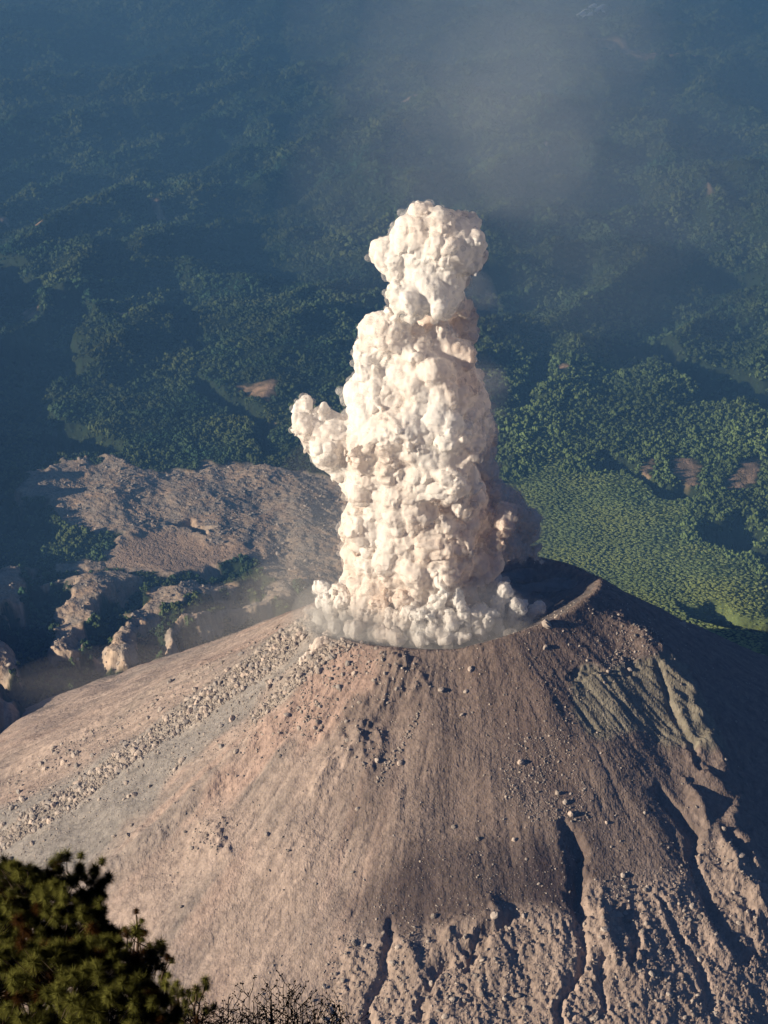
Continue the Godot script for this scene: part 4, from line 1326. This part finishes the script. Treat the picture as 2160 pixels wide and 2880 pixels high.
# a brush of long needles at the end of a twig, pointing along +y; about one metre across before scaling
func tuft(seed_: int, needles: int, spread: float) -> ArrayMesh:
	var r := RandomNumberGenerator.new()
	r.seed = 900 + seed_
	var v := PackedVector3Array()
	var nm := PackedVector3Array()
	for i in needles:
		var th := spread * sqrt(r.randf())
		var ph := r.randf() * TAU
		var d := Vector3(sin(th) * cos(ph), cos(th), sin(th) * sin(ph))
		var o := Vector3(0, r.randf_range(-0.35, 0.15), 0) + d * 0.04
		var tip := o + d * r.randf_range(0.40, 0.62) - Vector3(0, 0.05, 0)
		var w := d.cross(Vector3(r.randf_range(-1, 1), r.randf_range(-1, 1), r.randf_range(-1, 1))).normalized() * 0.0105
		v.append_array([o - w, o + w, tip])
		var n := w.cross(d).normalized()
		nm.append_array([n, n, n])
	return packed(v, nm, PackedColorArray(), PackedInt32Array())

const NEEDLES := Color(0.31, 0.32, 0.082)
var tuft_mesh: Array[ArrayMesh] = []
var bark: StandardMaterial3D
var needle: StandardMaterial3D

func grow_pine(called: String, label: String, root: Vector3, stems: Array, tufts: Array, size: float, green: Color, brown_share: float) -> Node3D:
	# stems: arrays of points in the world, the first the trunk; tufts: [world point, direction]
	var o := base(called, root)
	tag(o, label, "pine tree")
	var st := SurfaceTool.new()
	st.begin(Mesh.PRIMITIVE_TRIANGLES)
	var trunk := []
	for p in stems[0]:
		trunk.append(p - root)
	tube(st, trunk, 0.09, 0.012, 8)
	st.generate_normals()
	put("trunk", st.commit(), bark, o)
	st = SurfaceTool.new()
	st.begin(Mesh.PRIMITIVE_TRIANGLES)
	var where := [[], [], []]
	var tints := [PackedColorArray(), PackedColorArray(), PackedColorArray()]
	for t in tufts:
		var tip: Vector3 = t[0] - root
		var dir: Vector3 = t[1]
		# the twig leaves the nearest stem a little lower down and bends up to the tuft
		var best := 1e9
		var from := Vector3.ZERO
		for s in stems:
			for p in s:
				var q: Vector3 = p - root
				var gap := Vector2(q.x - tip.x, q.z - tip.z).length()
				var cost := absf((tip.y - q.y) - gap * 0.7 - 0.1) + gap * 0.6
				if cost < best:
					best = cost
					from = q
		var mid := from.lerp(tip, 0.55) - dir * 0.12 * from.distance_to(tip) + Vector3(rng.randf_range(-1, 1), 0, rng.randf_range(-1, 1)) * 0.03
		tube(st, [from, from.lerp(mid, 0.6), mid, mid.lerp(tip, 0.6), tip], 0.011, 0.005, 4)
		var k := rng.randi() % 3
		var y := dir
		var x := y.cross(Vector3(0.2, 0.1, 1)).normalized()
		var s := size * rng.randf_range(0.75, 1.2)
		where[k].append(Transform3D(Basis(x, y, x.cross(y)).rotated(y, rng.randf() * TAU).scaled(Vector3(s, s, s)), tip))
		var g := rng.randf_range(0.7, 1.3)
		tints[k].append(Color(0.12, 0.055, 0.02) * g if rng.randf() < brown_share else Color(green.r * g, green.g * g, green.b * g))
	for i in range(1, stems.size()):
		var s := []
		for p in stems[i]:
			s.append(p - root)
		tube(st, s, 0.03, 0.010, 6)
	st.generate_normals()
	put("limbs", st.commit(), bark, o)
	var crown := Node3D.new()
	crown.name = "crown"
	o.add_child(crown)
	for k in 3:
		if where[k].size():
			setting(scatter("needles", tuft_mesh[k], needle, where[k], tints[k], crown), "stuff")
	return o

func dome_crown(center: Vector3, radii: Vector3, count: int, seed_: float) -> Array:
	var out := []
	while out.size() < count:
		var d := Vector3(rng.randf_range(-1, 1), rng.randf_range(-0.75, 1), rng.randf_range(-1, 1))
		var l := d.length()
		if l > 1.0 or l < 0.35 or rng.randf() > l * l:
			continue
		var u := d.normalized()
		var bumpy := 0.86 + 0.34 * nz.get_noise_3d(u.x * 900.0 + seed_, u.y * 900.0, u.z * 900.0)
		out.append([center + d * radii * bumpy, (u * Vector3(0.8, 0.5, 0.8) + Vector3(0, 0.75, 0) + Vector3(rng.randf_range(-1, 1), rng.randf_range(-1, 1), rng.randf_range(-1, 1)) * 0.25).normalized()])
	return out

func line_of(a: Vector3, b: Vector3, n: int, wobble: float) -> Array:
	var out := []
	for i in n:
		var t := i / float(n - 1)
		var w := sin(t * PI) * wobble
		out.append(a.lerp(b, t) + Vector3(rng.randf_range(-w, w), 0, rng.randf_range(-w, w)))
	return out

func v3(a: Array) -> Vector3:
	return Vector3(a[0], a[1], a[2])

func build_pines() -> void:
	bark = matte(false, Color(0.055, 0.040, 0.030))
	needle = matte()
	needle.roughness = 0.7
	needle.metallic_specular = 0.25
	needle.backlight_enabled = true
	needle.backlight = Color(0.7, 0.7, 0.7)
	for k in 3:
		tuft_mesh.append(tuft(k, 420, 1.85))
	var c := v3(PINES.tall)
	var root := Vector3(c.x - 0.2, hill_y(c.z), c.z)
	var stems := [line_of(root, c + Vector3(-0.1, 1.1, 0), 24, 0.08)]
	for i in 9:
		var a := TAU * i / 9.0 + 0.4
		stems.append(line_of(c + Vector3(cos(a) * 0.05 - 0.1, -1.7 + 0.12 * i, sin(a) * 0.05), c + Vector3(cos(a) * 0.95, -0.1 + 0.07 * i, sin(a) * 0.95), 9, 0.06))
	grow_pine("pine_tree", "tall dark green pine crown in the bottom left corner, behind the brighter pine", root, stems, dome_crown(c, Vector3(1.55, 1.36, 1.3), 820, 0.0), 0.25, NEEDLES, 0.10)
	c = v3(PINES.front)
	root = Vector3(c.x, hill_y(c.z), c.z)
	stems = [line_of(root, c + Vector3(0.1, 0.8, 0), 20, 0.06)]
	for i in 8:
		var a := TAU * i / 8.0 + 0.2
		stems.append(line_of(c + Vector3(0, -1.2 + 0.1 * i, 0), c + Vector3(cos(a) * 1.0, 0.0 + 0.04 * i, sin(a) * 0.9), 8, 0.06))
	grow_pine("pine_tree", "yellow green sunlit pine crown lowest in the bottom left corner", root, stems, dome_crown(c, Vector3(1.75, 1.12, 1.3), 640, 40.0), 0.26, NEEDLES, 0.14)
	c = v3(PINES.thin)
	root = Vector3(c.x, hill_y(c.z), c.z)
	var tips := []
	for t in THIN_TUFTS:
		tips.append([v3(t), Vector3(rng.randf_range(-0.3, 0.3), 1, rng.randf_range(-0.3, 0.3)).normalized()])
	stems = [line_of(root, v3(THIN_TUFTS[0]) - Vector3(0, 0.1, 0), 22, 0.04)]
	for i in [4, 7, 10, 12, 17, 20, 25]:
		stems.append(line_of(c + Vector3(0, 0.1, 0), v3(THIN_TUFTS[i]) - Vector3(0, 0.06, 0), 12, 0.05))
	for i in 60:
		var s: Array = stems[1 + rng.randi() % 7]
		var p: Vector3 = s[rng.randi_range(5, 11)]
		tips.append([p + Vector3(rng.randf_range(-0.12, 0.12), rng.randf_range(0, 0.1), rng.randf_range(-0.15, 0.15)), Vector3(rng.randf_range(-0.6, 0.6), 1, rng.randf_range(-0.5, 0.5)).normalized()])
	grow_pine("pine_tree", "thin dark pine with sparse tufted twigs right of the tall pine", root, stems, tips, 0.15, NEEDLES, 0.35)
	c = v3(PINES.low)
	root = Vector3(c.x, hill_y(c.z), c.z)
	tips = []
	for t in LOW_TUFTS:
		tips.append([v3(t), Vector3(rng.randf_range(-0.2, 0.2), 1, rng.randf_range(-0.3, 0.3)).normalized()])
	stems = [line_of(root, v3(LOW_TUFTS[1]) - Vector3(0, 0.1, 0), 16, 0.04)]
	for i in [3, 4, 0, 15]:
		stems.append(line_of(c, v3(LOW_TUFTS[i]) - Vector3(0, 0.06, 0), 9, 0.04))
	grow_pine("pine_tree", "low dark pine sapling with round tufts between the pines and the bare shrub", root, stems, tips, 0.19, NEEDLES, 0.15)
	say("pines")

func build_shrub() -> void:
	var c := v3(PINES.shrub)
	var root := Vector3(c.x, hill_y(c.z), c.z)
	var o := base("bare_shrub", root)
	tag(o, "bare dark shrub with thin twigs and dry seed heads along the bottom edge", "shrub")
	var st := SurfaceTool.new()
	st.begin(Mesh.PRIMITIVE_TRIANGLES)
	var heads := []
	var tints := PackedColorArray()
	var leaf := lump(9, 4, 6, 0.9, true)
	for i in 170:
		var u := rng.randf_range(-1.15, 1.15)
		var a := Vector3(u * 0.45, 0.0, rng.randf_range(-0.3, 0.3))
		var top := (c - root) + Vector3(u * 1.05 + rng.randf_range(-0.12, 0.12), rng.randf_range(0.30, 0.80) + 0.42 * exp(-pow((u - 0.12) * 3.5, 2.0)), rng.randf_range(-0.4, 0.4))
		var stem := []
		for k in 9:
			var t := k / 8.0
			stem.append(a.lerp(top, t) + Vector3(u * 0.25 * sin(t * PI), 0, 0) + Vector3(rng.randf_range(-1, 1), rng.randf_range(-1, 1), rng.randf_range(-1, 1)) * 0.018)
		tube(st, stem, 0.012, 0.0045, 4)
		for k in rng.randi_range(7, 13):
			var f: Vector3 = stem[rng.randi_range(4, 8)]
			var tip := f + Vector3(rng.randf_range(-0.22, 0.22), rng.randf_range(0.04, 0.24), rng.randf_range(-0.2, 0.2))
			var mid := f.lerp(tip, 0.5) + Vector3(rng.randf_range(-0.03, 0.03), -0.02, 0)
			tube(st, [f, mid, tip], 0.006, 0.004, 3)
			for n in rng.randi_range(1, 4):
				var s := rng.randf_range(0.006, 0.013)
				heads.append(Transform3D(turned(s), tip + Vector3(rng.randf_range(-1, 1), rng.randf_range(-1, 0.4), rng.randf_range(-1, 1)) * 0.025))
				tints.append(Color(0.05, 0.033, 0.022) * rng.randf_range(0.6, 1.6))
	st.generate_normals()
	put("twigs", st.commit(), bark, o)
	setting(scatter("seed_heads", leaf, matte(), heads, tints, o), "stuff")

func _ready() -> void:
	clock = Time.get_ticks_msec()
	rng.seed = 7
	nz.seed = 11
	nz.noise_type = FastNoiseLite.TYPE_SIMPLEX_SMOOTH
	nz.frequency = 0.001
	nz.fractal_type = FastNoiseLite.FRACTAL_NONE
	cell.seed = 5
	cell.noise_type = FastNoiseLite.TYPE_CELLULAR
	cell.frequency = 0.01
	cell.fractal_type = FastNoiseLite.FRACTAL_NONE
	cell.cellular_return_type = FastNoiseLite.RETURN_DISTANCE
	cell.cellular_jitter = 0.9
	for k in CARVE:
		var c := Area.new(CARVE[k][2], 5.0, CARVE[k][0], CARVE[k][1])
		c.kind = k
		if k == "BIG":
			valley = c
		land.add(c, 30.0)
	for k in ISLAND:
		islands.append(Area.new(ISLAND[k], 20.0, 16.0 if k in ["P1", "P2", "P3"] else (8.0 if k == "L1" else 0.0)))
	for k in SCAR:
		scars.add(Area.new(SCAR[k], 10.0), 10.0)
	lava = Area.new(LAVA, 20.0)
	slope = Area.new(TAN_SLOPE, 20.0)
	meadow = Area.new(MEADOW, 20.0)
	for k in REGION:
		region[k] = Area.new(REGION[k], 30.0)
		region[k].kind = k
		patches.add(region[k], 15.0)
	for k in TRENCH:
		relief.add(Area.new(TRENCH[k][2], TRENCH[k][0], TRENCH[k][0], TRENCH[k][1]), 8.0)
	for k in MOUND:
		var c := Area.new(MOUND[k][2], MOUND[k][0] * 1.5, MOUND[k][0], MOUND[k][1])
		c.kind = "mound"
		relief.add(c, 8.0)
	set_view()
	build_ground()
	build_dome()
	build_forest()
	build_smoke()
	build_haze()
	build_rocks()
	build_sheds()
	build_hillside()
	build_pines()
	build_shrub()
	say("all")
